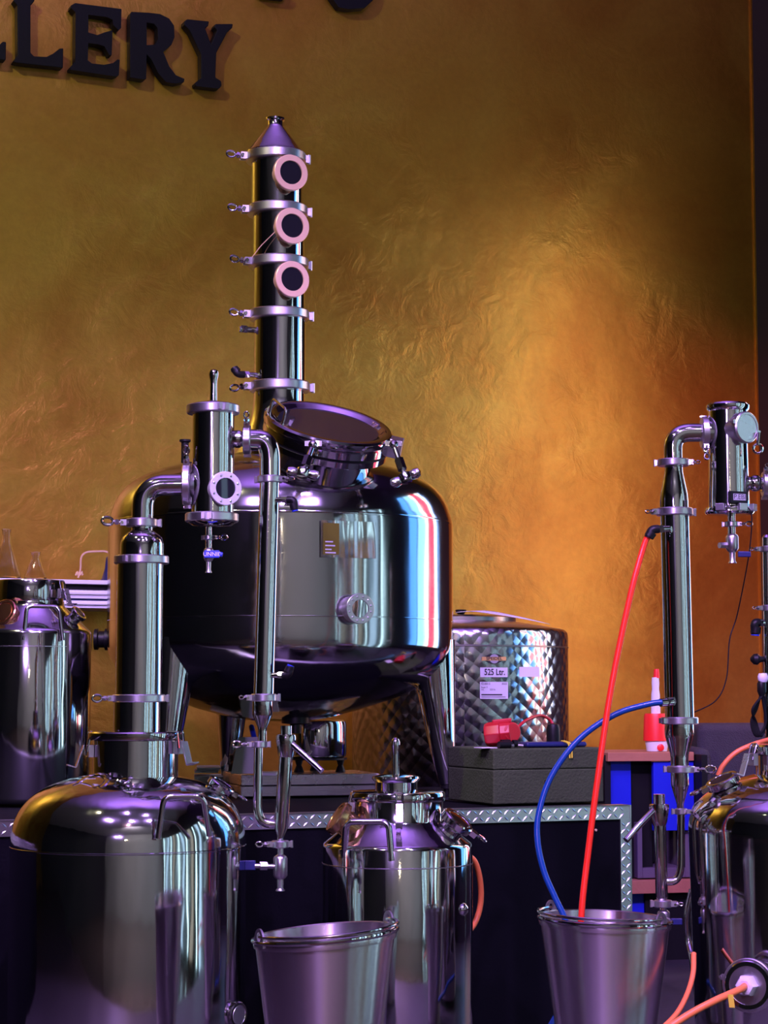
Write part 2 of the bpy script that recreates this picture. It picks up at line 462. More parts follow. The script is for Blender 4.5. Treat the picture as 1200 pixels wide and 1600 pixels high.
# ------------------------------------------------------------------ plumbing pieces used by every still
def clamp(parent, C, A, r, h, D, wing=1.0, hinge=True, mat='cast', wtilt=0.0):
    """Two-half pipe clamp: band, hinge lug, bolt lugs and wing nut."""
    C = V(C); A = V(A).normalized(); D = (V(D) - A * V(D).dot(A)).normalized(); T = A.cross(D)
    mb = MB(); e = h * 0.12
    mb.lathe([(r * 0.80, -h / 2), (r - e, -h / 2), (r, -h / 2 + e), (r, h / 2 - e), (r - e, h / 2), (r * 0.80, h / 2)], C, A, 40)
    for s in (-1, 1):
        mb.cbox(C + D * (r + h * 0.22) + T * s * h * 0.40, h * 0.75, h * 0.36, h * 0.72, A, D)
    if hinge:
        mb.cbox(C - D * (r + h * 0.12), h * 0.5, h * 0.7, h * 0.8, A, D)
        mb.rod(C - D * (r + h * 0.36) - A * h * 0.5, C - D * (r + h * 0.36) + A * h * 0.5, h * 0.2, 10)
    o = build('clamp', mb, mat, parent, bevel=0)
    if wing:
        wb = MB(); s = h * wing
        q = C + D * (r + h * 0.45)
        wd = (D + A * wtilt).normalized()
        wb.rod(q - T * h * 0.9, q + T * h * 0.9, h * 0.17, 10)
        wb.rod(q, q + wd * s * 0.95, h * 0.20, 10)
        wb.rod(q + wd * s * 0.35, q + wd * s * 0.75, h * 0.36, 6)
        # teardrop eye of the wing nut
        c2 = q + wd * s * 1.55; W = wd; U2 = T.cross(W).normalized()
        wb.tube([c2 + W * s * 0.62 * math.cos(t) + U2 * s * 0.42 * math.sin(t) for t in [2 * PI * k / 18 for k in range(18)]], s * 0.17, 8, True)
        build('wing_nut', wb, 'steel', o)
    return o
def sight(parent, C, D, R, rin, ln, mat, bolts=0, neck=0.8, glassmat='darkglass', name='sight_glass'):
    """Round window: pipe neck, flange ring and pane, facing D with its face at C."""
    C = V(C); D = V(D).normalized(); mb = MB()
    mb.lathe([(R * neck, -ln), (R * neck, -R * 0.3), (R * 0.99, -R * 0.3), (R, -R * 0.27), (R, -R * 0.03), (R * 0.97, 0), (rin * 1.04, 0), (rin, -R * 0.04), (rin, -R * 0.12), (0, -R * 0.12)], C, D, 44)
    o = build(name, mb, mat, parent)
    g = MB().lathe([(rin * 0.995, -R * 0.115), (rin * 0.995, -R * 0.07), (0, -R * 0.06)], C, D, 40)
    build('pane', g, glassmat, o, label='dark round glass pane')
    if bolts:
        u, v, _ = basis(D); rb = (R + rin) / 2
        for k in range(bolts):
            t = 2 * PI * (k + 0.5) / bolts; p = C + (u * math.cos(t) + v * math.sin(t)) * rb
            build('bolt', MB().lathe([(R * 0.07, 0), (R * 0.07, R * 0.035), (R * 0.04, R * 0.05)], p, D, 6), 'cast', o)
    return o
def elbow_fitting(parent, A, B, Cc, r, ring=True, blue=True):
    """Push-in hose fitting: steel nipple A to B, black elbow on to Cc."""
    A, B, Cc = V(A), V(B), V(Cc); mb = MB(); mb.rod(A, B, r * 0.85, 14); mb.rod(A.lerp(B, 0.45), A.lerp(B, 0.8), r * 1.1, 6)
    o = build('nipple', mb, 'steel', parent)
    d = (Cc - B)
    e = MB().tube(rpath([A.lerp(B, 0.72), B + (B - A).normalized() * r * 0.7, Cc], r * 1.2), r * 1.12, 14)
    e.rod(B + d * 0.35, B + d * 0.92, r * 1.35, 14)
    build('elbow', e, 'black', o, label='black plastic push-in elbow')
    if blue: build('release_ring', MB().rod(B + d * 0.92, B + d * 1.12, r * 1.1, 14), 'bluecap', o)
    return o
def valve(parent, cx, Y, rows, hw, lever=None):
    """Small ball valve below a clamp: rows = top, body top, body bottom, end."""
    t, b0, b1, e = rows; mb = MB()
    mb.lp(cx, Y, [(hw * 0.45, t), (hw * 0.45, b0 - 3), (hw * 0.85, b0), (hw, b0 + 3), (hw, b1 - 4), (hw * 0.75, b1), (hw * 0.48, b1 + 2), (hw * 0.45, e - 4), (hw * 0.65, e - 1), (hw * 0.65, e)], 24)
    return build('drain_valve', mb, 'cast', parent)
def latch(parent, top, bot, out, size, side):
    """Toggle latch: bracket on the collar, bail wire over the rim and folded lever."""
    top, bot, out = V(top), V(bot), V(out).normalized(); T = UP.cross(out).normalized(); mb = MB()
    wd = size * 0.45
    mb.obox(bot - T * wd / 2, T * wd, out * size * 0.25, UP * size * 0.55)
    o = build('latch', mb, 'cast', parent, bevel=0.001)
    a = bot + out * size * 0.3 + UP * size * 0.25
    wr = MB().tube(rpath([a - T * wd * 0.4, top - T * wd * 0.4 + out * size * 0.12, top + T * wd * 0.4 + out * size * 0.12, a + T * wd * 0.4], size * 0.1), size * 0.05, 8)
    build('bail_wire', wr, 'steel', o)
    e1 = bot + out * size * 0.45 + UP * size * 0.55; e2 = bot + out * size * 0.80 - UP * size * 0.45; e3 = e2 + out * size * 0.4 + UP * size * 0.12
    lv = MB()
    for p, q in ((e1, e2), (e2, e3)):
        d = (q - p); nrm = T.cross(d).normalized()
        lv.obox(p - T * wd * 0.42 - nrm * size * 0.03, T * wd * 0.84, d, nrm * size * 0.06)
    build('lever', lv, 'satin', o, bevel=0.0008)
    return o
def ubar(parent, pts, r, rad, mat='steel'):
    return build('handle', MB().tube(rpath(pts, rad), r, 12), mat, parent)
def dirn(az, el=0.0):
    """Direction turned az degrees to the right of 'towards the viewer', raised by el."""
    a, e = math.radians(az), math.radians(el)
    return V((math.sin(a) * math.cos(e), -math.cos(a) * math.cos(e), math.sin(e)))
RIGHT, LEFT, FRONT = V((1, 0, 0)), V((-1, 0, 0)), V((0, -1, 0))

# ================================================================== THE ROOM
def quad(name, pts, mat, th=None, kind='structure', parent=None):
    mb = MB(); pts = [V(p) for p in pts]
    n = (pts[1] - pts[0]).cross(pts[2] - pts[0]).normalized()
    mb.prism([pts], n * -(th or 0.08))
    return build(name, mb, mat, parent, kind=kind)
LFT = 11.0; REAR = 14.5
A0 = WALL0 - E1 * LFT
wb_ = build('wall_back', MB().obox(A0 - UP * 0.2, E1 * (LFT + 1.744), -NN * 0.15, UP * (CEIL + 0.2)), 'gold', kind='structure', base=WALL0)
wb_['label'] = 'gold trowelled plaster wall behind the stills'
build('wall_right', MB().obox(CORNER - NN * 0.15 - UP * 0.8, NN * (REAR + 0.15), E1 * 0.15, UP * (CEIL + 0.8)), 'dark', kind='structure')
build('wall_left', MB().obox(A0 - NN * 0.15 - UP * 0.8, NN * (REAR + 0.15), -E1 * 0.15, UP * (CEIL + 0.8)), 'dark', kind='structure')
build('wall_rear', MB().obox(A0 + NN * REAR - E1 * 0.15 - UP * 0.8, E1 * (LFT + 2.05), NN * 0.15, UP * (CEIL + 0.8)), 'grey', kind='structure')
STG = 4.0
build('floor', MB().obox(A0 - E1 * 0.2 - NN * 0.2 - UP * 0.8, E1 * (LFT + 2.2), NN * (STG + 0.2), UP * (0.8 + FZ)), 'floor', kind='structure')
build('floor_hall', MB().obox(A0 - E1 * 0.2 + NN * STG - UP * 0.9, E1 * (LFT + 2.2), NN * (REAR - STG + 0.2), UP * 0.1), 'hallfloor', kind='structure')
build('ceiling', MB().obox(A0 - E1 * 0.2 - NN * 0.2 + UP * CEIL, E1 * (LFT + 2.2), NN * (REAR + 0.4), UP * 0.1), 'ceil', kind='structure')
build('trim_1', MB().obox(CORNER - E1 * 0.008 + NN * 0.001, E1 * 0.008, NN * 0.006, UP * CEIL), 'gold', kind='structure')
def window(n, s0, s1, z0, z1, panes, gap=0.06):
    """Glazed opening in the right-hand wall, s metres from the corner; panes = [(fraction start, end, material)]."""
    fr = MB(); t = 0.05
    def pt(s, z, off): return CORNER + NN * s - E1 * off + UP * z
    for (a, b, c, d) in ((s0 - t, s0, z0 - t, z1 + t), (s1, s1 + t, z0 - t, z1 + t), (s0, s1, z0 - t, z0), (s0, s1, z1, z1 + t)):
        fr.obox(pt(a, c, 0.0), NN * (b - a), -E1 * 0.05, UP * (d - c))
    wo = build('window_%d' % n, fr, 'dark', kind='structure')
    for a, b, mat in panes:
        build('pane', MB().obox(pt(s0 + (s1 - s0) * a, z0, 0.004), NN * (s1 - s0) * (b - a), -E1 * 0.012, UP * (z1 - z0)), mat, wo)
    return wo
window(1, 1.30, 2.95, 0.5, 3.0, [(0.0, 0.05, 'sign_blue'), (0.06, 0.18, 'sign_white'), (0.20, 0.40, 'sign_red'), (0.42, 0.51, 'sign_white'), (0.53, 0.76, 'sign_cyan'), (0.80, 1.0, 'sign_blue')])
for i, (s, wd, mt) in enumerate(((4.5, 0.16, 'sky'), (5.0, 0.34, 'sky2'), (5.7, 0.16, 'sky'), (6.3, 0.5, 'sky3'), (7.1, 0.2, 'sky'), (7.7, 0.42, 'sky2'), (8.5, 0.22, 'sky'), (9.2, 0.6, 'sky3'), (10.3, 0.25, 'sky'), (11.2, 0.7, 'sky2'), (12.6, 0.4, 'sky'))):
    window(2 + i, s, s + wd, -0.6, 2.7, [(0, 1, mt)])

# sign letters on the wall, standing proud of it
LET = 420 / 1200.0
def letter(name, loops, label, scale=LET):
    pl = [[on_wall(x * scale, y * scale, 0.012) for x, y in l] for l in loops]
    build('sign_letter', MB().prism(pl, NN * 0.045), 'letter', bevel=0.004, base=pl[0][0], label=label, cat='sign letter', group='black letters of the wall sign')
letter('L', [[(-200, -30), (-110, -30), (-120, 10), (-130, 225), (-60, 240), (-20, 222), (0, 200), (16, 202), (14, 284), (-200, 262)]], 'black letter L cut off by the left edge of the photo')
letter('L', [[(66, 4), (145, 4), (140, 22), (124, 36), (124, 250), (140, 266), (196, 268), (224, 254), (252, 232), (270, 230), (268, 318), (62, 296), (46, 290), (66, 262), (64, 40), (46, 18)]], 'complete black letter L left of the E on the gold wall')
letter('E', [[(322, 30), (528, 56), (526, 140), (514, 150), (492, 128), (488, 104), (462, 92), (380, 82), (380, 160), (420, 172), (452, 160), (488, 150), (484, 262), (474, 262), (452, 222), (420, 212), (380, 208), (378, 284), (396, 298), (450, 304), (490, 296), (510, 280), (520, 282), (516, 350), (500, 356), (300, 326), (298, 316), (322, 290), (324, 70), (302, 52), (304, 40)]], 'black letter E between the L and the R on the gold wall')
letter('R', [[(572, 68), (650, 72), (700, 78), (740, 98), (762, 130), (764, 180), (750, 215), (714, 246), (740, 310), (770, 350), (808, 366), (806, 380), (770, 388), (724, 380), (690, 340), (660, 280), (640, 258), (638, 366), (626, 370), (566, 360), (566, 80)], [(640, 116), (672, 122), (688, 140), (690, 190), (676, 214), (640, 216)]], 'black letter R with an open bowl on the gold wall')
letter('Y', [[(820, 100), (918, 110), (914, 130), (900, 140), (926, 210), (952, 150), (940, 136), (944, 122), (1024, 122), (1020, 140), (1000, 156), (950, 250), (946, 360), (972, 376), (974, 396), (962, 410), (858, 398), (854, 384), (882, 362), (880, 256), (830, 150), (806, 126), (808, 110)]], 'black letter Y ending the word on the gold wall')
letter('S', [[(505, -15), (512, 2), (523, 17), (541, 20), (563, 18), (577, 5), (580, -12), (572, -40), (545, -60), (530, -75), (545, -90), (575, -85), (578, -105), (540, -115), (505, -100), (498, -70), (515, -45), (545, -28), (545, -10), (530, -8)]], 'rounded foot of a black letter at the top edge above the column', 1.0)
letter('foot', [[(400, -10), (402, -1), (440, 3), (445, -7), (430, -14), (430, -100), (412, -100), (412, -14)]], 'thin sliver of a black letter foot at the top edge', 1.0)

# ================================================================== FLIGHT CASE TABLE
TZ = 0.47
TB = V((0, 5.36, 0)); BK = -NN
def T(s, d, z): return TB + E1 * s + BK * d + UP * z
S0, S1, DEP = -2.3, 0.735, 1.27
case = thing('stage_case', T(S0, 0, FZ), 'long black case with chequer plate edging carrying the big still', 'case')
build('panel', MB().obox(T(S0, 0.006, FZ), E1 * (S1 - S0), BK * (DEP - 0.012), UP * (TZ - 0.004 - FZ)), 'casepanel', case)
h_ = 0.038
for nm, ob in (('edge_strip', MB().obox(T(S0, 0, TZ - h_), E1 * (S1 - S0), BK * 0.01, UP * h_).obox(T(S0, 0, TZ - 0.004), E1 * (S1 - S0), BK * 0.05, UP * 0.004)),
               ('edge_strip', MB().obox(T(S1 - 0.032, -0.001, FZ), E1 * 0.034, BK * 0.01, UP * (TZ - h_ - FZ)).obox(T(S1 - 0.003, -0.001, FZ), E1 * 0.005, BK * 0.035, UP * (TZ - FZ)))):
    build(nm, ob, 'plate', case, label='silver chequer plate edging')
tm = MB()
def tread(c, d, n, L_=0.0095, W_=0.003, H_=0.0016):
    d = d.normalized(); n = n.normalized(); t = n.cross(d)
    s = len(tm.v)
    tm.v += [c - d * L_, c + t * W_, c + d * L_, c - t * W_, c - d * L_ * 0.45 + n * H_, c + d * L_ * 0.45 + n * H_]
    tm.f += [(s, s + 3, s + 4), (s, s + 4, s + 1), (s + 1, s + 4, s + 5), (s + 1, s + 5, s + 2), (s + 2, s + 5, s + 3), (s + 3, s + 5, s + 4)]
k = 0; s = S0 + 0.01
while s < S1 - 0.01:
    for j in range(2):
        sg = 1 if (k + j) % 2 else -1
        tread(T(s, 0, TZ - 0.0105 - 0.018 * j), E1 + UP * sg * 0.9, NN)
    s += 0.0185; k += 1
z = FZ + 0.02; k = 0
while z < TZ - h_ - 0.008:
    for j in range(2):
        sg = 1 if (k + j) % 2 else -1
        tread(T(S1 - 0.024 + 0.016 * j, -0.001, z), E1 + UP * sg * 0.9, NN, 0.010)
    z += 0.0185; k += 1
build('tread_pattern', tm, 'plate', case, kind='stuff', recalc=False)
for px, py in ((18, 1326), (14, 1532), (931, 1297)):
    d = ray(px, py); c = V((0, 0, CAMZ)); t = (T(0, 0.006, 0) - c).dot(NN) / d.dot(NN)
    build('screw', MB().lathe([(0.004, 0), (0.0035, 0.002), (0, 0.0025)], c + d * t, NN, 10), 'brass', case)

# ================================================================== BIG POT STILL
Y0 = 6.0
bs_ = thing('pot_still', (P(439, 1100, Y0).x, Y0, TZ), 'large round steel pot still with a tall sight glass column on three legs', 'still')
body = [(0, 1128), (60, 1124), (111, 1112), (150, 1100), (191, 1086), (225, 1068), (250, 1048), (264, 1025), (269, 1000), (269, 915), (269, 832), (266, 808), (258, 786), (244, 767), (222, 751), (190, 738), (140, 726), (90, 719), (45, 714), (0, 713)]
pp = [V((a, b, 0)) for a, b in body]
sm = spline(pp, 4)
smo = [(max(0, q.x), q.y) for q in sm]; smo[0] = (0, 1128); smo[-1] = (0, 713)
smo = [(269 if 832 <= b <= 1000 else a, b) for a, b in smo]
pot = build('boiler', MB().lp(439, Y0, smo, 128), 'tank', bs_, sharp=60)
for row in (822, 972):
    zc = P(439, row, Y0).z; ax = P(439, 900, Y0); ax.z = zc
    build('weld_seam', MB().lathe([(m(268.5, Y0), -0.004), (m(269.2, Y0), -0.001), (m(269.2, Y0), 0.001), (m(268.5, Y0), 0.004)], ax, UP, 128), 'tank', pot)
AX = P(439, 915, Y0)
RB = m(269, Y0)
def az_pt(az, r, z): return V((AX.x, AX.y, 0)) + dirn(az) * r + UP * z
# three tapering legs, outer face flush with the shell
for azl in (82, -38, 202):
    pts = []; rads = []
    for i in range(9):
        t = i / 8
        z = (P(439, 1004, Y0).z) * (1 - t) + (TZ + 0.045) * t
        r = m(37, Y0) * (1 - t) ** 0.9 + m(12.5, Y0) * (1 - (1 - t) ** 0.9)
        pts.append(az_pt(azl, RB + 0.008 - r, z)); rads.append(r)
    lg = build('leg', MB().tube(pts, rads, 28), 'mirror', bs_)
    fp = az_pt(azl, RB + 0.008 - rads[-1], TZ)
    build('foot', MB().lathe([(0.026, 0), (0.026, 0.008), (0.012, 0.014), (0.012, 0.03), (0.021, 0.032), (0.021, 0.05)], fp, UP, 20), 'black', lg)
# name plate, curved with the shell
def on_shell(px, row, off=0.002):
    zz = P(px, row, Y0 - 0.45).z
    a = math.asin(max(-1, min(1, (px - 439) / 269.0)))
    return V((AX.x, AX.y, 0)) + V((math.sin(a), -math.cos(a), 0)) * (RB + off) + UP * zz
def plate_pt(px, row, off):
    a, b = on_shell(507, row, 0.0), on_shell(586, row, 0.0)
    n_ = dirn(24.5)
    return a.lerp(b, (px - 507) / 79.0) + n_ * (0.0068 + off)
def shell_patch(x0, x1, y0, y1, off, n=8, th=0.002):
    mb = MB(); on_shell = plate_pt
    for i in range(n + 1):
        x = x0 + (x1 - x0) * i / n
        mb.v += [on_shell(x, y0, off), on_shell(x, y1, off), on_shell(x, y0, off - th), on_shell(x, y1, off - th)]
    for i in range(n):
        a = 4 * i
        mb.f += [(a, a + 4, a + 5, a + 1), (a + 2, a + 3, a + 7, a + 6), (a, a + 2, a + 6, a + 4), (a + 1, a + 5, a + 7, a + 3)]
    mb.f += [(0, 1, 3, 2), (4 * n, 4 * n + 2, 4 * n + 3, 4 * n + 1)]
    return mb
npl = build('name_plate', shell_patch(507, 586, 815, 872, 0.004), 'mirror', bs_, label='bright square name plate on the tank front')
build('print', shell_patch(510, 533, 819, 868, 0.005, 5, 0.0005), 'olive', npl)  # reflection of a poster, painted on the mirror plate as an olive panel
pm = MB()
for r_, x0, x1 in ((847, 513, 524), (853, 513, 527), (859, 513, 522), (864, 513, 528)):
    q = shell_patch(x0, x1, r_, r_ + 2, 0.0056, 2, 0.0003); b = len(pm.v); pm.v += q.v; pm.f += [tuple(b + i for i in f) for f in q.f]
build('reflected_lines', pm, 'lcd', npl)  # pale bars painted for the mirrored writing of the reflected poster
# round window in the tank front
d_ = dirn(25.5)
c_ = on_shell(556, 952, 0.0) + d_ * 0.045
sight(bs_, c_, d_, m(24, 5.5), m(14, 5.5), 0.07, 'cast', 12, 0.86, 'mirror', 'tank_window')
# outlet under the tank, side port, rear pipe
build('bottom_outlet', MB().lp(462, Y0 - 0.1, [(22, 1100), (22, 1130), (9, 1132), (9, 1146)], 24), 'black', bs_)
build('side_port', MB().lathe([(m(14, Y0), -0.05), (m(14, Y0), 0.0), (m(17, Y0), 0.004), (m(17, Y0), 0.012), (m(13, Y0), 0.014), (m(13, Y0), 0.03), (m(16.5, Y0), 0.033), (m(16.5, Y0), 0.043)], P(171, 999, Y0), LEFT, 28), 'black', bs_)
build('vent_pipe', MB().lp(289, Y0, [(6, 760), (6, 692), (9, 690), (9, 687)], 20), 'black', bs_)
# column
C0 = [(605, 437), (493, 436), (412, 435), (330, 433.5), (247, 431)]
build('column_base', MB().lp(436, Y0, [(74, 712), (66, 700), (55, 682), (47, 662), (42, 642), (40, 625), (40, 606)], 56), 'mirror', bs_)
secs = [(604, 494, 437), (492, 413, 436), (411, 331, 435), (329, 248, 432.5)]
for a, b, cx in secs:
    build('column_section', MB().lp(cx, Y0, [(40.5, a), (40.5, b)], 56), 'mirror', bs_)
build('column_cap', MB().lp(430, Y0, [(46, 246), (46, 239), (42, 235), (14, 200), (12, 196), (12, 190), (15, 188), (15, 185), (11, 184), (0, 184)], 48), 'mirror', bs_)
for i, (row, cx) in enumerate(C0):
    Cc = P(cx, row, Y0)
    clamp(bs_, Cc, UP, m(48, Y0), m(15, Y0), dirn(-78 if i != 2 else -70), 0.75, True, 'cast', 0.15 if i else -0.2)
for row, cx, az in ((282, 459, 26), (364, 460, 26), (446, 460, 26)):
    ax = P(433 if row < 300 else 435, row, Y0); D = dirn(az)
    face = ax + D * m(57, Y0)
    sight(bs_, face, D, m(28.5, Y0), m(18.5, Y0), 0.06, 'brass', 0)
e0 = P(398, 516, Y0); build('nipple', MB().rod(e0, P(373, 514, Y0 - .02), m(5, Y0), 14).rod(P(385, 515, Y0 - .01), P(375, 514, Y0 - .02), m(6.5, Y0), 6), 'steel', bs_)
elbow_fitting(bs_, P(400, 586, Y0 - 0.02), P(374, 585, Y0 - 0.05), P(365, 575, Y0 - 0.05), m(5, Y0), blue=False)
build('wire', MB().tube(spline([P(394, 402, Y0 - 0.07), P(408, 384, Y0 - 0.085), P(432, 360, Y0 - 0.105)], 6), 0.0013, 6), 'brass', bs_)
# manhole: neck leaning forward and to the right
MA = V((math.sin(math.radians(12.5)) * 0.92, -math.sin(math.radians(23.5)), 0.90)).normalized()
YM = 5.61
MC = P(514, 661, YM)
q = YM / F
def mprof(l): return [(a * q, b * q) for a, b in l]
neck = build('manhole_neck', MB().lathe(mprof([(79, -150), (79, -50), (81, -44), (96, -42), (100, -40), (100, -31), (97, -30)]), MC, MA, 72), 'mirror', bs_)
lid = build('manhole_lid', MB().lathe(mprof([(96, -30), (99, -27), (101, -26), (101, -15), (98, -13), (102, -11), (103, -9), (103, -1), (100, 2), (94, 3), (88, 1), (84, -4), (78, -6), (0, -6)]), MC, MA, 72), 'mirror', bs_)
build('lid_window', MB().lathe(mprof([(80, -5), (80, -3.5), (0, -3.5)]), MC, MA, 64), 'darkglass', lid, label='dark round glass of the manhole lid')
build('gasket', MB().lathe(mprof([(99, -31), (99, -26)]), MC, MA, 64), 'rubber', lid)
mu_, mv_, _ = basis(MA)
def rim(ang, r, h):   # ang: 0 = screen right, 90 = towards viewer on the lid plane
    rx = (RIGHT - MA * RIGHT.dot(MA)).normalized(); fr = (FRONT - MA * FRONT.dot(MA)); fr = (fr - rx * fr.dot(rx)).normalized()
    t = math.radians(ang)
    return MC + (rx * math.cos(t) + fr * math.sin(t)) * r * q + MA * h * q
ubar(lid, [rim(172, 96, 0), rim(172, 94, 26), rim(140, 92, 26), rim(140, 94, 0)], 0.0035, 0.012)
hb = MB(); hb.cbox(rim(8, 108, -14), 26 * q, 24 * q, 30 * q, MA, rim(8, 2, 0) - rim(8, 1, 0)); hb.rod(rim(8, 114, -16) - FRONT * 0.0 - V((0, .03, 0)), rim(8, 114, -16) + V((0, -.03, 0)), 6 * q, 12)
build('hinge', hb, 'cast', lid, bevel=0.003)
def swing_bolt(a, b, kdir):
    a, b = V(a), V(b); d = (b - a).normalized(); mb = MB()
    mb.rod(a, b, 4 * q, 12); mb.rod(a.lerp(b, 0.45), a.lerp(b, 0.78), 7.5 * q, 6); mb.ball(a, 8 * q, 12)
    mb.cbox(a - d * 2 * q, 26 * q, 8 * q, 8 * q, UP, RIGHT)
    o = build('swing_bolt', mb, 'steel', bs_)
    kn = MB().lathe([(0, 10 * q), (9 * q, 9 * q), (11 * q, 4 * q), (11 * q, -3 * q), (5 * q, -6 * q), (0, -6 * q)], b, d, 18)
    kd = V(kdir).normalized()
    for s in (-1, 1):
        kn.lathe([(0, 0), (6 * q, 6 * q), (8.5 * q, 16 * q), (7 * q, 23 * q), (0, 26 * q)], b + d * 2 * q, kd * s, 12)
    build('hand_knob', kn, 'steel', o)
swing_bolt(P(489, 695, 5.42), P(474, 738, 5.38), V((1, 0, -0.15)))
swing_bolt(P(615, 695, 5.54), P(633, 745, 5.50), V((1, 0, 0.45)))

# ================================================================== LEFT STILL
YL = 4.6
ls = thing('column_still', (P(201, 1400, YL).x, YL, FZ), 'steel column still with bridging pipe and hanging condenser in the left foreground', 'still', 'column stills in the foreground')
zb = lambda zz: 1080 + (CAMZ - zz) * F / YL     # row of a height at this depth
dome = spline([V(t + (0,)) for t in ((0, 1208), (50, 1210), (90, 1216), (125, 1228), (150, 1244), (168, 1266), (178, 1292), (181, 1320))], 5)
tankL = build('boiler', MB().lp(201, YL, [(max(0, p.x), p.y) for p in dome] + [(181, 1440), (181, zb(FZ + 0.03)), (178, zb(FZ + 0.012)), (170, zb(FZ + 0.004)), (0, zb(FZ + 0.004))], 112), 'mirror', ls, sharp=60)
zc = P(201, 1321, YL).z; ax = P(201, 1321, YL)
build('weld_seam', MB().lathe([(m(180.5, YL), -0.003), (m(181.7, YL), -0.001), (m(181.7, YL), 0.001), (m(180.5, YL), 0.003)], ax, UP, 112), 'mirror', tankL)
build('collar', MB().lp(212, YL, [(66, 1218), (66, 1157), (73, 1156), (74, 1154), (74, 1145), (72, 1143), (60, 1142), (0, 1142)], 64), 'mirror', ls)
build('column_section', MB().lp(214, YL, [(36, 1143), (36, 1090)], 56), 'mirror', ls)
build('column_section', MB().lp(218, YL, [(36, 1090), (36, 876)], 56), 'mirror', ls)
build('column_cap', MB().lp(222, YL, [(36, 876), (34, 864), (34, 850), (31, 840), (23, 833), (17, 829), (16, 822)], 56), 'mirror', ls)
clamp(ls, P(217, 1091, YL), UP, m(41, YL), m(12, YL), dirn(-75), 1.0)
clamp(ls, P(221, 875, YL), UP, m(43, YL), m(13, YL), dirn(-20), 0.0)
clamp(ls, P(221, 817, YL), UP, m(25, YL), m(13, YL), dirn(-80), 1.1, wtilt=0.1)
build('elbow', MB().tube(rpath([P(222, 826, YL), P(224, 758, YL), P(294, 757, YL)], m(58, YL), 12), m(17, YL), 32), 'mirror', ls)
clamp(ls, P(292, 757, YL), RIGHT, m(33, YL), m(12, YL), V((0, -0.35, 1)), 0.9)
ls_port = build('inlet_ferrule', MB().lathe([(m(17, YL), 0), (m(22, YL), 0.008), (m(24, YL), 0.02), (m(22, YL), 0.04)], P(296, 757, YL), RIGHT, 32), 'mirror', ls)
bk = build('gin_basket', MB().lp(333, YL, [(33, 806), (33, 640)], 56), 'mirror', ls, label='upright steel vapour basket beside the big still')
build('basket_lid', MB().lp(333, YL, [(30, 640), (40, 638), (40, 634), (33, 631), (12, 629), (10, 627), (0, 627)], 48), 'mirror', ls)
ld = build('lid_handle', MB().lp(334, YL, [(6, 630), (5.5, 600), (6, 593), (7.5, 588), (8, 583), (6.5, 579), (3, 577), (0, 576.5)], 20), 'mirror', ls)
clamp(ls, P(333, 640, YL), UP, m(42, YL), m(14, YL), dirn(25), 0.0)
clamp(ls, P(331, 809, YL), UP, m(42, YL), m(14, YL), dirn(-5), 0.0)
build('basket_floor', MB().lp(331, YL, [(36, 804), (38, 816), (30, 822), (8, 824), (0, 824)], 40), 'mirror', ls)
D = dirn(25); fc = P(353, 763, YL - 0.06)
sight(ls, fc, D, m(26.5, YL), m(16, YL), 0.075, 'palering', 8, 0.86)
build('drain_pipe', MB().lp(326, YL, [(5, 822), (5, 860)], 18), 'steel', ls)
clamp(ls, P(326, 840, YL), UP, m(9, YL), m(7, YL), dirn(70), 1.3)
dv = valve(ls, 326, YL, (856, 858, 876, 895), 8)
build('lever', MB().cbox(P(331, 866, YL - 0.02), m(24, YL), 0.008, m(12, YL), UP, RIGHT).rod(P(343, 866, YL - .02), P(348, 867, YL - .02), m(4, YL), 10), 'bluecap', dv, bevel=0.002, label='blue valve lever')
lt = MB(); put_text(lt, 'UNNIE', m(9, YL), lambda x, y: P(331, 866, YL - 0.0246) + V((x, 0, y)))
build('lettering', lt, 'paper', dv, recalc=False)
build('outlet_ferrule', MB().lathe([(m(12, YL), 0), (m(14, YL), 0.01), (m(14, YL), 0.018), (m(10, YL), 0.028), (m(17, YL), 0.034)], P(362, 686, YL), RIGHT, 28), 'mirror', ls)
clamp(ls, P(386, 687, YL), RIGHT, m(23, YL), m(12, YL), V((0, -0.5, 1)), 0.7)
build('elbow', MB().tube(rpath([P(384, 687, YL), P(422, 688, YL), P(422, 750, YL)], m(44, YL), 12), m(16.5, YL), 32), 'mirror', ls)
clamp(ls, P(422, 749, YL), UP, m(20, YL), m(11, YL), dirn(75), 0.6)
ca, cb = P(421.5, 750, YL), P(412, 1088, YL); cl = (cb - ca).length
build('condenser', MB().lathe([(m(15.5, YL), 0), (m(16, YL), cl)], ca, cb - ca, 40), 'mirror', ls, label='long slim condenser pipe hanging before the big still')
elbow_fitting(ls, P(430, 781, YL - 0.01), P(456, 781, YL - 0.02), P(461, 797, YL - 0.02), m(5, YL))
elbow_fitting(ls, P(424, 1055, YL - 0.01), P(448, 1055, YL - 0.02), P(454, 1041, YL - 0.02), m(5, YL))
clamp(ls, P(412, 1090, YL), UP, m(20, YL), m(12, YL), dirn(-80), 0.5)
build('reducer', MB().lp(410, YL, [(16, 1092), (16, 1116), (15, 1119), (7.5, 1136), (7, 1142), (7, 1165)], 36), 'mirror', ls)
clamp(ls, P(405, 1163, YL), UP, m(13, YL), m(10, YL), dirn(-85), 1.1)
build('overflow_pipe', MB().tube(rpath([P(404, 1162, YL), P(402, 1286, YL), P(442, 1288, YL)], m(30, YL), 10), m(7, YL), 20), 'mirror', ls)
pa, pb = P(447, 1180, YL), P(439, 1292, YL)
pr = build('parrot', MB().lathe([(m(11, YL), 0), (m(11, YL), (pb - pa).length), (m(5, YL), (pb - pa).length + m(16, YL)), (m(5, YL), (pb - pa).length + m(26, YL))], pa, pb - pa, 32), 'mirror', ls, label='upright parrot tube of the left still')
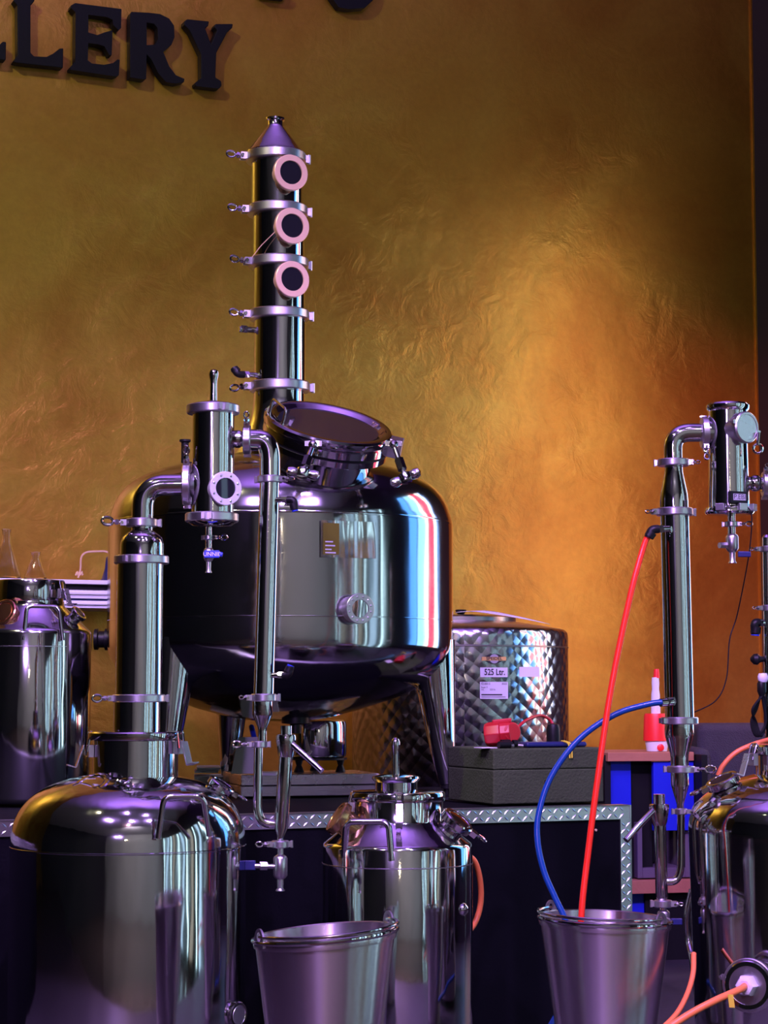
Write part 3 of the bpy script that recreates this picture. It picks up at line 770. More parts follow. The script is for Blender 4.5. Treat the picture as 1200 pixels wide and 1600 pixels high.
build('cup', MB().lp(447, YL, [(9, 1134), (9, 1147), (15, 1148), (16, 1151), (16, 1158), (12, 1180), (11, 1183)], 32), 'mirror', pr)
build('spout', MB().tube([P(455, 1162, YL - 0.01), P(480, 1184, YL - 0.03), P(503, 1205, YL - 0.05)], m(5, YL), 18), 'mirror', pr)
clamp(ls, P(438, 1319, YL), UP, m(14, YL), m(11, YL), dirn(-80), 0.8)
dv = valve(ls, 438, YL, (1318, 1338, 1372, 1392), 11)
build('lever', MB().cbox(P(391, 1352, YL - 0.01), m(17, YL), 0.006, m(15, YL), UP, V((1, 0, -0.15))), 'navy', dv, bevel=0.002, label='dark blue valve lever')
build('stem', MB().rod(P(430, 1354, YL - 0.005), P(398, 1353, YL - 0.01), m(4, YL), 12).rod(P(417, 1353, YL - 0.006), P(406, 1353, YL - 0.01), m(7, YL), 6), 'cast', dv)
latch(ls, P(146, 1143, YL - 0.03), P(146, 1183, YL - 0.03), V((-1, -0.3, 0)), m(34, YL), -1)
latch(ls, P(278, 1143, YL - 0.03), P(276, 1178, YL - 0.03), V((0.8, -0.7, 0)), m(36, YL), 1)
# ports and lifting handle on the dome
def port(parent, C, D, r, ln, mat='steel', cap='steel', wingdir=None, name='port'):
    C = V(C); D = V(D).normalized()
    o = build(name, MB().lathe([(r * 0.72, -ln), (r * 0.72, -r * 0.45), (r * 0.98, -r * 0.32), (r, -r * 0.2), (r, r * 0.05), (r * 0.92, r * 0.12), (r * 0.75, r * 0.12), (r * 0.7, r * 0.06), (0, r * 0.06)], C, D, 36), mat, parent)
    u, v, _ = basis(D)
    build('cap', MB().lathe([(r * 0.70, r * 0.05), (r * 0.66, r * 0.10), (0, r * 0.14)], C, D, 32), cap, o)
    if wingdir is not None:
        W = (V(wingdir) - D * V(wingdir).dot(D)).normalized(); Tt = D.cross(W); mb = MB()
        mb.cbox(C + W * r * 1.12 - D * r * 0.08, r * 0.4, r * 0.5, r * 0.3, D, W)
        mb.rod(C + W * r * 1.1, C + W * r * 1.5, r * 0.09, 8)
        c2 = C + W * r * 1.7
        mb.tube([c2 + W * r * 0.26 * math.cos(t) + Tt * r * 0.2 * math.sin(t) for t in [2 * PI * k / 16 for k in range(16)]], r * 0.08, 8, True)
        build('wing_nut', mb, 'steel', o)
    return o
port(ls, P(142, 1228, YL - 0.13), V((-0.28, -0.42, 0.86)), m(33, YL), 0.06, 'mirror', 'mirror', V((1, -0.2, -0.2)))
port(ls, P(347, 1226, YL + 0.03), V((0.55, -0.1, 0.85)), m(23, YL), 0.05, 'steel', 'steel', V((1, 0, -0.3)))
ubar(ls, [P(247, 1310, YL - 0.26), P(256, 1244, YL - 0.265), P(318, 1244, YL - 0.25), P(327, 1306, YL - 0.225)], m(4.2, YL), m(14, YL))
port(ls, P(372, 1586, YL - 0.10), V((0.8, -0.6, 0)), m(20, YL), 0.07, 'steel', 'cast')

# ================================================================== RIGHT STILL
rs = thing('column_still', (P(1255, 1400, YL).x, YL, FZ), 'steel still at the right edge with red and blue cooling hoses', 'still', 'column stills in the foreground')
dome = spline([V(t + (0,)) for t in ((0, 1204), (50, 1206), (82, 1212), (112, 1222), (140, 1235), (160, 1251), (172, 1269), (177, 1288), (177, 1310))], 5)
tankR = build('boiler', MB().lp(1256, YL, [(max(0, p.x), p.y) for p in dome] + [(174, 1440), (170, zb(FZ + 0.03)), (167, zb(FZ + 0.012)), (160, zb(FZ + 0.004)), (0, zb(FZ + 0.004))], 112), 'mirror', rs, sharp=60)
build('collar', MB().lp(1246, YL, [(66, 1216), (66, 1180), (73, 1178), (74, 1166), (72, 1163), (0, 1162)], 64), 'mirror', rs)
build('column_section', MB().lp(1252, YL, [(36, 1163), (36, 740), (33, 728), (20, 720), (0, 718)], 48), 'mirror', rs)
latch(rs, P(1182, 1162, YL - 0.03), P(1180, 1196, YL - 0.04), V((-0.9, -0.5, 0)), m(34, YL), -1)
port(rs, P(1128, 1219, YL - 0.03), V((-0.42, -0.15, 0.9)), m(27, YL), 0.06, 'steel', 'black', V((-1, 0, -0.3)))
port(rs, P(1090, 1262, YL - 0.02), V((-0.8, -0.3, 0.5)), m(14, YL), 0.04, 'steel', 'steel')
# basket and pipes
build('gin_basket', MB().lp(1138, YL, [(32, 794), (30.5, 700), (30.5, 642)], 56), 'mirror', rs, label='upright steel vapour basket of the right still')
build('basket_lid', MB().lp(1137, YL, [(28, 646), (33, 641), (34, 637), (34, 634), (31, 631), (0, 630)], 48), 'mirror', rs)
build('basket_floor', MB().lp(1140, YL, [(32, 792), (38, 794), (39, 797), (39, 801), (36, 804), (8, 806), (0, 806)], 48), 'mirror', rs)
lb = MB()
for a in (-30, 20, 55): lb.cbox(P(1140, 795, YL) + dirn(a) * m(40, YL), m(14, YL), m(8, YL), m(11, YL), UP, dirn(a + 90))
build('clamp_lugs', lb, 'cast', rs, bevel=0.001)
D = dirn(34); fc = P(1164, 668, YL - 0.055)
cp2 = build('blank_cap', MB().lathe([(m(20, YL), -0.06), (m(20, YL), -0.01), (m(24, YL), -0.008), (m(25, YL), 0), (m(25, YL), 0.006), (m(23, YL), 0.009), (m(20, YL), 0.009), (m(19, YL), 0.006), (0, 0.006)], fc, D, 40), 'cast', rs)
build('face_plate', MB().lathe([(m(19.5, YL), 0.005), (m(19.5, YL), 0.0075), (0, 0.0078)], fc, D, 40), 'satin', cp2)
clamp(rs, fc, D, m(25, YL), m(9, YL), V((1, 0, -0.25)), 0.0)
wn = MB(); a_ = P(1186, 676, YL - .05); b_ = P(1184, 695, YL - .05)
wn.rod(a_, b_, m(3, YL), 10); wn.ring(P(1184, 701, YL - .05), FRONT, m(7, YL), m(2, YL), 20, 8)
build('wing_nut', wn, 'steel', rs)
dsp = build('temperature_display', MB().cbox(P(1153, 777, YL - 0.052), m(32, YL), 0.012, m(18, YL), UP, dirn(25 + 90)), 'black', rs, bevel=0.001, label='small black digital thermometer')
dd = dirn(25); du = dirn(115)
dc = P(1153, 777, YL - 0.052) + dd * 0.0063
build('screen', MB().cbox(dc, m(23, YL), 0.001, m(10, YL), UP, du), 'lcd', dsp)
lt = MB(); put_text(lt, 'P.EBI', m(11, YL), lambda x, y: dc + dd * 0.0008 + du * x + UP * y)
build('digits', lt, 'ink', dsp, recalc=False)
build('side_ferrule', MB().ball(P(1180, 755, YL), m(13, YL), 24).rod(P(1165, 755, YL), P(1195, 755, YL), m(10, YL), 24).rod(P(1190, 755, YL), P(1240, 757, YL), m(14, YL), 24), 'mirror', rs)
clamp(rs, P(1196, 757, YL), RIGHT, m(20, YL), m(10, YL), V((0, -0.5, 1)), 0.5)
build('drain_pipe', MB().lp(1143, YL, [(6, 804), (6, 838)], 18), 'steel', rs)
clamp(rs, P(1143, 819, YL), UP, m(11, YL), m(8, YL), dirn(75), 1.0)
dv = valve(rs, 1144, YL, (832, 836, 861, 880), 10)
build('lever', MB().cbox(P(1163, 866, YL - 0.015), m(20, YL), 0.008, m(9, YL), UP, V((1, 0, -0.12))), 'navy', dv, bevel=0.002)
build('stem_nut', MB().rod(P(1136, 852, YL), P(1124, 852, YL - 0.01), m(5, YL), 6), 'cast', dv)
build('elbow', MB().tube(rpath([P(1052, 728, YL), P(1051, 676, YL), P(1108, 676, YL)], m(50, YL), 12), m(14.5, YL), 32), 'mirror', rs)
build('inlet_ferrule', MB().lathe([(m(14, YL), 0), (m(19, YL), 0.006), (m(20, YL), 0.016), (m(17, YL), 0.03)], P(1098, 676, YL), RIGHT, 32), 'mirror', rs)
clamp(rs, P(1101, 676, YL), RIGHT, m(25, YL), m(11, YL), V((0, -0.45, -1)), 0.8)
clamp(rs, P(1052, 723, YL), UP, m(25, YL), m(11, YL), dirn(78), 0.5)
build('reducer', MB().lp(1053, YL, [(14, 728), (14.5, 738), (18, 755), (21.5, 772), (22.5, 784), (22.5, 802)], 40), 'mirror', rs)
clamp(rs, P(1054, 800, YL), UP, m(29, YL), m(12, YL), dirn(-80), 0.5)
ca, cb = P(1054, 802, YL), P(1062, 1124, YL)
build('condenser', MB().lathe([(m(22.5, YL), 0), (m(22.5, YL), (cb - ca).length)], ca, cb - ca, 40), 'mirror', rs, label='long condenser pipe of the right still')
clamp(rs, P(1062, 1126, YL), UP, m(29, YL), m(11, YL), dirn(-60), 0.0)
elbow_fitting(rs, P(1046, 826, YL - 0.04), P(1022, 827, YL - 0.05), P(1013, 840, YL - 0.05), m(6, YL), blue=False)
nip = MB().rod(P(1050, 1096, YL - 0.03), P(1032, 1098, YL - 0.045), m(6.5, YL), 14).rod(P(1044, 1096, YL - .03), P(1040, 1097, YL - .04), m(8, YL), 6)
build('nipple', nip, 'steel', rs)
build('reducer', MB().lp(1062, YL, [(22.5, 1126), (22.5, 1148), (21, 1154), (14.5, 1178), (14, 1184), (14, 1226), (13, 1230), (5.5, 1256), (5, 1272)], 40), 'mirror', rs)
clamp(rs, P(1064, 1202, YL), UP, m(22, YL), m(10, YL), dirn(80), 1.2)
clamp(rs, P(1064, 1268, YL), UP, m(10, YL), m(9, YL), dirn(85), 1.0)
build('overflow_pipe', MB().tube(rpath([P(1064, 1268, YL), P(1064, 1377, YL), P(1034, 1378, YL)], m(32, YL), 10), m(6, YL), 20), 'mirror', rs)
pa, pb = P(1031, 1286, YL), P(1034, 1402, YL)
pr = build('parrot', MB().lathe([(m(9.5, YL), 0), (m(9.5, YL), (pb - pa).length), (m(5, YL), (pb - pa).length + m(8, YL)), (m(5, YL), (pb - pa).length + m(30, YL))], pa, pb - pa, 32), 'mirror', rs, label='upright parrot tube of the right still')
build('cup', MB().lp(1030, YL, [(9, 1241), (9, 1256), (15, 1257), (15.5, 1262), (12, 1284), (10, 1290)], 32), 'mirror', pr)
build('spout', MB().tube([P(1022, 1266, YL - 0.01), P(1000, 1288, YL - 0.03), P(978, 1313, YL - 0.05)], m(5, YL), 18), 'mirror', pr)
clamp(rs, P(1036, 1412, YL), UP, m(14, YL), m(11, YL), dirn(80), 0.5)
dv = valve(rs, 1037, YL, (1412, 1424, 1446, 1462), 10)
build('lever', MB().cbox(P(1057, 1440, YL), m(18, YL), 0.008, m(10, YL), UP, V((1, 0, 0.1))), 'navy', dv, bevel=0.002)
# heating element with its cable gland
g0 = P(1168, 1540, YL - 0.26); gd = V((-0.45, -0.85, 0.05)).normalized()
he = build('heating_element', MB().lathe([(m(30, YL), -0.10), (m(30, YL), -0.02), (m(36, YL), -0.016), (m(37, YL), -0.004), (m(34, YL), 0.0), (m(28, YL), 0.0), (m(27, YL), -0.008), (0, -0.008)], g0, gd, 40), 'steel', rs)
build('cable_gland', MB().lathe([(m(16, YL), -0.008), (m(16, YL), 0.012), (m(13, YL), 0.022), (m(9, YL), 0.024), (0, 0.02)], g0, gd, 6), 'white', he, label='lilac white hexagonal cable gland')
clamp(he, g0 - gd * 0.01, gd, m(39, YL), m(11, YL), V((1, -0.3, -0.25)), 0.8)

# ================================================================== MILK CAN BOILERS
def can(cx, Y, rows, hw, label, floor_z, ports, brass):
    """rows: lid top, lid bottom, collar bottom, shoulder; hw: lid, collar, body."""
    t = thing('steel_can', (P(cx, rows[3], Y).x, Y, floor_z), label, 'steel can', 'polished steel cans')
    l0, l1, c1, sh = rows; hl, hc, hb = hw
    bz = 1080 + (CAMZ - floor_z) * F / Y
    build('body', MB().lp(cx, Y, [(0, bz), (hb * 0.93, bz), (hb * 0.98, bz - 4), (hb, bz - 9), (hb, sh + 8), (hb * 0.985, sh + 3), (hb * 0.95, sh), (hc * 1.02, c1), (hc, c1 - 3), (hc, l1), (0, l1)], 96), 'mirror', t, sharp=50)
    a = P(cx, sh + 34 * hb / 116, Y)
    build('weld_seam', MB().lathe([(m(hb - .5, Y), -0.002), (m(hb + .6, Y), -0.0008), (m(hb + .6, Y), 0.0008), (m(hb - .5, Y), 0.002)], a, UP, 96), 'satin', t)
    build('lid', MB().lp(cx, Y, [(hl, l1 + 1), (hl + 1, l1 - 2), (hl + 1, l0 + 3), (hl, l0 + 1), (hl - 3, l0), (0, l0 - 1)], 64), 'mirror', t)
    return t
YC = 4.85
mc = can(621, YC, (1236, 1250, 1284, 1314), (73, 71, 116), 'polished steel can with a rod handle on its lid behind the left bucket', FZ + 0.003, None, True)
build('lid_knob', MB().lp(619, YC, [(33, 1237), (33, 1222), (36, 1219), (38, 1216), (37, 1213), (26, 1210), (8, 1209), (0, 1209)], 12), 'mirror', mc)
build('rod_handle', MB().lp(618, YC, [(6, 1212), (5.5, 1180), (6, 1172), (7, 1165), (7.2, 1160), (5.5, 1155), (2.5, 1152.5), (0, 1152)], 20), 'mirror', mc)
port(mc, P(527, 1277, YC - 0.07), V((-0.80, -0.18, 0.56)), m(27, YC), 0.06, 'goldbrass', 'goldbrass')
port(mc, P(716, 1282, YC - 0.05), V((0.60, -0.24, 0.76)), m(27, YC), 0.06, 'steel', 'mirror', V((1, 0, -0.4)))
latch(mc, P(624, 1240, YC - 0.115), P(624, 1272, YC - 0.115), V((0, -1, 0)), m(30, YC), 1)
latch(mc, P(552, 1240, YC - 0.02), P(552, 1268, YC - 0.02), V((-1, -.2, 0)), m(26, YC), 1)
ubar(mc, [P(538, 1342, YC - 0.115), P(541, 1284, YC - 0.15), P(607, 1284, YC - 0.165), P(612, 1345, YC - 0.172)], m(5, YC), m(12, YC))
build('stud', MB().ball(P(722, 1421, YC - 0.09), m(10, YC), 16), 'mirror', mc)
YB = 5.75
lc = can(47, YB, (907, 940, 948, 984), (51, 51, 94), 'tall polished steel can on the case at the left edge', TZ, None, False)
ubar(lc, [P(37, 1000, YB - 0.165), P(42, 947, YB - 0.15), P(92, 948, YB - 0.13), P(98, 1001, YB - 0.14)], m(3.2, YB), m(9, YB))
latch(lc, P(94, 908, YB - 0.05), P(94, 935, YB - 0.05), V((0.8, -0.6, 0)), m(27, YB), 1)
port(lc, P(124, 958, YB - 0.04), V((0.72, -0.2, 0.66)), m(14, YB), 0.06, 'steel', 'black')
port(lc, P(6, 957, YB - 0.12), V((-0.35, -0.75, 0.35)), m(22, YB), 0.06, 'copper', 'copper')

# ================================================================== BUCKETS
def bucket(cx, Y, row, rows_tilt, label, ear_az):
    zr = P(cx, row, Y).z
    x0 = P(cx, row, Y).x
    t = thing('steel_bucket', (x0, Y, FZ), label, 'bucket', 'steel buckets on the floor')
    R = m(102 if cx > 700 else 111, Y); rb = R * 0.60
    H = zr - FZ
    def sh(p):       # the rim is slightly out of level
        k = max(0.0, min(1.0, (p.z - FZ) / H)) ** 3
        return p + UP * rows_tilt * (p.x - x0) * k
    o = V((x0, Y, FZ + 0.002))
    mb = MB().lathe([(0, 0.006), (rb * 0.9, 0.006), (rb * 0.92, 0), (rb, 0.004), (R * 0.965, H - 0.022), (R * 0.99, H - 0.021), (R, H - 0.015), (R, H - 0.005), (R * 0.985, H), (R * 0.955, H - 0.002), (R * 0.945, H - 0.02), (rb * 0.97, 0.012), (0, 0.012)], o, UP, 96)
    mb.v = [sh(p) for p in mb.v]
    build('pail', mb, 'bucket', t)
    rg = MB().ring(o + UP * (H - 0.006), UP, R * 0.995, 0.005, 72, 10); rg.v = [sh(p) for p in rg.v]
    build('rim', rg, 'mirror', t)
    for a in (ear_az, ear_az + 180):
        d = dirn(a); c = sh(o + d * R * 0.985 + UP * (H - 0.002))
        eb = MB(); u = UP.cross(d).normalized()
        prof = [c + u * (0.020 * math.cos(q)) + UP * (0.024 * math.sin(q)) for q in [PI * k / 12 for k in range(13)]]
        prof = [c - u * -0.020 - UP * 0.012] + prof + [c - u * 0.020 - UP * 0.012]
        hole = [c + u * (0.009 * math.cos(q)) + UP * (0.008 + 0.009 * math.sin(q)) for q in [2 * PI * k / 12 for k in range(12)]]
        eb.prism([prof, hole], d * 0.004)
        build('ear', eb, 'cast', t)
    a0 = sh(o + dirn(ear_az) * R * 1.0 + UP * (H + 0.006)); a1 = sh(o + dirn(ear_az + 180) * R * 1.0 + UP * (H + 0.006))
    pts = []
    for k in range(25):
        q = PI * k / 24
        b = (a0 + a1) / 2; hx = (a0 - a1) / 2
        f = dirn(ear_az + 90)
        if f.y > 0: f = -f
        pts.append(b + hx * math.cos(q) + f * math.sin(q) * R * 1.03 + UP * (0.004 * math.sin(q)))
    # the bail lies down on the front of the rim
    build('bail', MB().tube(pts, 0.0035, 10), 'steel', t)
    return t
bucket(508, 4.05, 1456, 0.085, 'brushed steel bucket in front of the rod handled can', -62)
bucket(945, 4.48, 1433, -0.035, 'brushed steel bucket with the hoses hanging into it', -130)

# ================================================================== STORAGE DRUM
YS = 7.35
sx0 = P(719, 1080, YS).x
drum = thing('storage_drum', (sx0, YS, FZ), 'marbled steel storage drum behind the big still with white stickers', 'drum')
dz = lambda r: P(719, r, YS).z
RS = m(168, YS)
build('shell', MB().lathe([(RS * 0.97, FZ), (RS, FZ + 0.01), (RS, dz(1012)), (RS, dz(996)), (RS * 0.995, dz(990)), (RS * 0.97, dz(985))], (sx0, YS, 0), UP, 96), 'marble', drum, sharp=50)
build('hoop', MB().lathe([(RS * 0.999, dz(1014)), (RS + 0.002, dz(1013)), (RS + 0.002, dz(1012)), (RS * 0.999, dz(1011))], (sx0, YS, 0), UP, 96), 'tin', drum)
build('drum_top', MB().lathe([(RS * 0.985, dz(988)), (RS * 0.95, dz(984)), (RS * 0.75, dz(978)), (RS * 0.45, dz(970)), (0, dz(968))], (sx0, YS, 0), UP, 80), 'tin', drum)
build('drum_lid', MB().lathe([(RS * 0.52, dz(972)), (RS * 0.52, dz(966)), (RS * 0.48, dz(963)), (0, dz(961))], (sx0, YS, 0), UP, 64), 'tin', drum)
build('lid_knob', MB().lp(720, YS - 0.12, [(4, 966), (4, 962), (5, 960), (9, 954), (8, 952.5), (0, 952.5)], 20), 'black', drum)
def on_drum(px, row, off=0.001):
    a = math.asin(max(-1, min(1, (px - 719) / 168.0)))
    p = V((sx0, YS, 0)) + V((math.sin(a), -math.cos(a), 0)) * (RS + off)
    p.z = P(px, row, p.y).z
    return p
def drum_patch(x0, x1, y0, y1, off, mat, par, n=6, name='sticker', label=None):
    mb = MB()
    for i in range(n + 1):
        x = x0 + (x1 - x0) * i / n
        mb.v += [on_drum(x, y0, off), on_drum(x, y1, off), on_drum(x, y0, off - .0008), on_drum(x, y1, off - .0008)]
    for i in range(n):
        a = 4 * i
        mb.f += [(a, a + 4, a + 5, a + 1), (a + 2, a + 3, a + 7, a + 6), (a, a + 2, a + 6, a + 4), (a + 1, a + 5, a + 7, a + 3)]
    mb.f += [(0, 1, 3, 2), (4 * n, 4 * n + 2, 4 * n + 3, 4 * n + 1)]
    return build(name, mb, mat, par, label=label)
def drum_text(par, s, cx, row, size, mat='ink', sx=1.0, off=0.0018, bold=False):
    mb = MB(); put_text(mb, s, size, lambda x, y: on_drum(cx + x, row - y, off), sx, bold)
    return build('lettering', mb, mat, par, recalc=False)
s1 = drum_patch(742.5, 783.5, 1043, 1058, 0.001, 'paper', drum, label='white sticker with the drum volume')
drum_text(s1, '525 Ltr.', 764, 1050.5, 13.5, sx=0.72, bold=True)
s2 = drum_patch(742, 784, 1065.5, 1092, 0.001, 'paper', drum, label='white sticker with small print')
drum_text(s2, 'FD-0001-0', 750.5, 1068.5, 5, sx=0.6); drum_text(s2, '00525', 778.5, 1068.5, 4.5, sx=0.7)
drum_text(s2, 'Baujahr 19', 748.5, 1074, 3.6, sx=0.6); drum_text(s2, 'Inh.', 746, 1077.5, 3.6, sx=0.8); drum_text(s2, '525 ltr.', 761, 1077.5, 3.8, sx=0.8)
drum_patch(744, 775, 1084.5, 1086.5, 0.0018, 'ink', s2, name='print_line')
drum_patch(744, 780, 1088.6, 1089.4, 0.0018, 'ink', s2, name='print_line')
drum_patch(801.5, 833, 1042, 1057.5, 0.001, 'paper', drum, label='blank white sticker')
# badge: dark lozenge, gilt band, lettering
def drum_poly(pts, off, mat, par, name):
    mb = MB().prism([[on_drum(x, y, off) for x, y in pts]], dirn(12) * 0.0008)
    return build(name, mb, mat, par)
bd = drum_poly([(744.5, 1029), (756, 1022.5), (763, 1021.5), (770, 1022.5), (781, 1029), (770, 1036), (763, 1037.2), (756, 1036)], 0.0036, 'ink', drum, 'badge')
drum_poly([(763 + 7 * math.cos(q), 1029.3 + 7.2 * math.sin(q)) for q in [2 * PI * k / 20 for k in range(20)]], 0.0044, 'lcd', bd, 'disc')
drum_patch(744.8, 780.6, 1026.3, 1032.2, 0.0056, 'gilt', bd, name='band')
drum_text(bd, 'SPEIDEL', 762.8, 1029.2, 6.6, sx=1.05, off=0.0062, bold=True)
# paper lying over the lid
pb_ = MB(); n = 12; nj = 4
def drum_h(r):
    if r < 0.53: return dz(961) + 0.005
    t_ = (r - 0.53) / 0.44
    return (dz(961) + 0.005) * (1 - t_) + (dz(985) + 0.008) * t_
for i in range(n + 1):
    t = i / n
    for j in range(nj + 1):
        rr = 0.34 + 0.46 * t + 0.20 * (j / nj - 0.5) * (1.0 - 0.1 * t); az = -8 + 68 * t + 10 * (j / nj - 0.5)
        p = V((sx0, YS, 0)) + dirn(az) * rr * RS; p.z = drum_h(rr) + 0.004 * math.sin(3 * t)
        pb_.v.append(p)
for i in range(n):
    for j in range(nj):
        a = i * (nj + 1) + j; pb_.f.append((a, a + nj + 1, a + nj + 2, a + 1))
po = build('paper_sheet', pb_, 'paper', base=P(760, 966, YS), label='white paper sheet curling over the drum lid', cat='paper')
sd = po.modifiers.new('thick', 'SOLIDIFY'); sd.thickness = 0.002

# ================================================================== GREY FOAM BOX AND WHAT LIES ON IT
FB = P(771, 1258, 5.5); FB.z = TZ
d = ray(771, 1257.5); t = (TZ + 0.001 - CAMZ) / d.z; FB = V((0, 0, CAMZ)) + d * t
fw, fd, fh = 0.345, 0.29, 0.152
fb = thing('foam_box', FB, 'dark grey foam box on the right end of the case', 'box')
bm_ = MB().obox(FB, E1 * fw, BK * fd, UP * fh * 0.62)
build('tub', bm_, 'foam', fb, bevel=0.005)
build('cover', MB().obox(FB + UP * fh * 0.62, E1 * fw, BK * fd, UP * fh * 0.38), 'foam', fb, bevel=0.005)
build('hole', MB().cbox(FB + E1 * 0.165 + UP * 0.055 + NN * 0.001, 0.014, 0.004, 0.018, UP, E1), 'rubber', fb, bevel=0.001)
FT = FB.z + fh
def onbox(px, row_depth): # depth along the box
    return None
def ftop(px, dep, h=0.0):
    """Point on the box cover at pixel column px, dep metres behind its front edge."""
    a = (px - 600.0) / F
    # solve FB + E1*s + BK*dep  with x/(y) = a (approximately)
    b0 = FB + BK * dep
    s_ = (a * b0.y - b0.x) / (E1.x - a * E1.y)
    p = b0 + E1 * s_; p.z = FT + h
    return p
red = thing('power_connector', ftop(785, 0.08), 'red five pin power connector lying on the foam box', 'connector')
ra = ftop(757, 0.10, 0.035); rb2 = ftop(797, 0.06, 0.043); rd = (rb2 - ra)
build('shell', MB().lathe([(0.030, 0), (0.034, 0.01), (0.036, rd.length * 0.6), (0.031, rd.length * 0.62), (0.031, rd.length)], ra, rd, 8), 'red', red, bevel=0.003)
build('flap', MB().lathe([(0.028, 0), (0.028, 0.008), (0.026, 0.011), (0, 0.012)], rb2 + V((0.0, -0.004, 0)), V((0.55, -0.8, 0.05)), 28).obox(ra + UP * 0.03 + V((0.02, -0.01, 0)), rd * 0.75, V((0, 0.03, 0)), UP * 0.012), 'red', red, bevel=0.003)
build('collar', MB().rod(ftop(782, 0.04, 0.012), ftop(795, 0.04, 0.012), 0.012, 16), 'black', red)
plug = thing('power_plug', ftop(863, 0.135), 'black power plug standing on the foam box with a red lead', 'plug')
pc = ftop(863, 0.135, 0.0)
build('plug_body', MB().lathe([(0.019, 0.001), (0.020, 0.03), (0.0195, 0.052), (0.016, 0.063), (0.006, 0.066), (0, 0.066)], pc, UP, 20), 'black', plug)
build('lead', MB().tube(spline([pc + UP * 0.062, pc + V((-0.012, 0, 0.078)), ftop(842, 0.13, 0.088), ftop(820, 0.09, 0.074), ftop(804, 0.07, 0.050)], 8), 0.0045, 10), 'red', plug)
pou = thing('blue_pouch', ftop(868, 0.05), 'flat dark blue pouch with a yellow ribbon on the foam box', 'pouch')
build('pouch', MB().obox(ftop(822, 0.03, 0.0015), ftop(916, 0.03) - ftop(822, 0.03), BK * 0.07, UP * 0.014), 'navy', pou, bevel=0.006)
rb_ = MB()
for o_ in (0, 0.007):
    rb_.tube(spline([ftop(876, 0.05, 0.018) + E1 * o_, ftop(885, 0.01, 0.013) + E1 * o_, ftop(888, -0.004, 0.0) + E1 * o_, ftop(888.5, -0.006, -0.028) + E1 * o_], 5), 0.0022, 6)
build('ribbon', rb_, 'yellow', pou)
jk = thing('cable_jack', ftop(792, 0.02), 'small black and white jack plugs below the red connector', 'jack plug')
build('barrel', MB().rod(ftop(778, 0.02, 0.010), ftop(798, 0.02, 0.010), 0.0095, 14).rod(ftop(800, 0.03, 0.013), ftop(806, 0.03, 0.013), 0.010, 12), 'black', jk)
build('tip', MB().rod(ftop(806, 0.03, 0.008), ftop(816, 0.025, 0.006), 0.005, 12).rod(ftop(797, 0.015, 0.007), ftop(801, 0.015, 0.007), 0.006, 10), 'cast', jk)
build('paper_slip', MB().obox(ftop(752, 0.02, 0.001), ftop(776, 0.02) - ftop(752, 0.02), BK * 0.05, UP * 0.002), 'paper', base=ftop(764, 0.02), label='small white paper slip at the left of the foam box top', cat='paper')

# ================================================================== UNDER THE BIG STILL
def tabp(px, row):
    d = ray(px, row); t = (TZ - CAMZ) / d.z
    return V((0, 0, CAMZ)) + d * t
bx0 = tabp(376, 1246); bx1 = tabp(592, 1243)
hp = thing('steel_platform', (bx0 + bx1) / 2, 'low flat steel platform under the big still', 'platform')
ex = bx1 - bx0; eyv = V((-ex.y, ex.x, 0)).normalized() * 0.28
build('base', MB().obox(bx0 + UP * 0.001, ex, eyv, UP * 0.031), 'satin', hp, bevel=0.002)
build('top_plate', MB().obox(bx0 + UP * 0.033 - eyv * 0.02, ex, eyv * 1.02, UP * 0.033), 'satin', hp, bevel=0.003)
PT = TZ + 0.0665
kt = P(497, 1160, 6.28); kz = PT
ket = thing('steel_pot', (kt.x, kt.y, PT), 'shiny steel pot on black feet below the big still', 'pot')
kr = m(44, 6.28)
build('bowl', MB().lathe([(kr * 0.86, 0.042), (kr * 0.97, 0.046), (kr, 0.056), (kr, 0.142), (kr * 0.97, 0.152), (kr * 0.85, 0.157), (0, 0.157)], (kt.x, kt.y, PT), UP, 56), 'mirror', ket)
build('skirt', MB().lathe([(kr * 1.02, 0.036), (kr * 1.02, 0.042), (0, 0.044)], (kt.x, kt.y, PT), UP, 40), 'black', ket)
for a in (70, 190, 310):
    c = V((kt.x, kt.y, PT)) + dirn(a) * kr * 0.85
    build('foot', MB().lathe([(0.016, 0.0), (0.012, 0.012), (0.008, 0.02), (0.013, 0.037)], c, UP, 14), 'black', ket)
def leaf(name, pts, label, mat='paper', th=0.0015, cat='paper'):
    n = (pts[1] - pts[0]).cross(pts[2] - pts[0]).normalized()
    return build(name, MB().prism([pts], n * th), mat, base=pts[0], label=label, cat=cat)
leaf('paper_card', [P(361, 1209, 5.99), P(406, 1209, 5.97), P(406, 1152, 6.05), P(373, 1152, 6.06)], 'white card leaning behind the thin overflow pipe')
build('paper_pad', MB().obox(V((P(398, 1212, 5.97).x, 5.96, PT)), V((.062, 0, 0)), V((0, .12, 0)), UP * 0.008), 'paper', base=P(410, 1210, 5.96), label='thin white paper pad lying on the steel platform', cat='paper', bevel=0.002)
pn = thing('blue_pen', P(396, 1160, 6.03), 'blue pen standing behind the white card', 'pen')
build('barrel', MB().rod(P(399, 1160, 6.07), P(393, 1136, 6.1), m(4.2, 6.1), 12), 'bluecap', pn)
build('cap', MB().ball(P(393, 1136, 6.1), m(4.2, 6.1), 12), 'bluecap', pn)
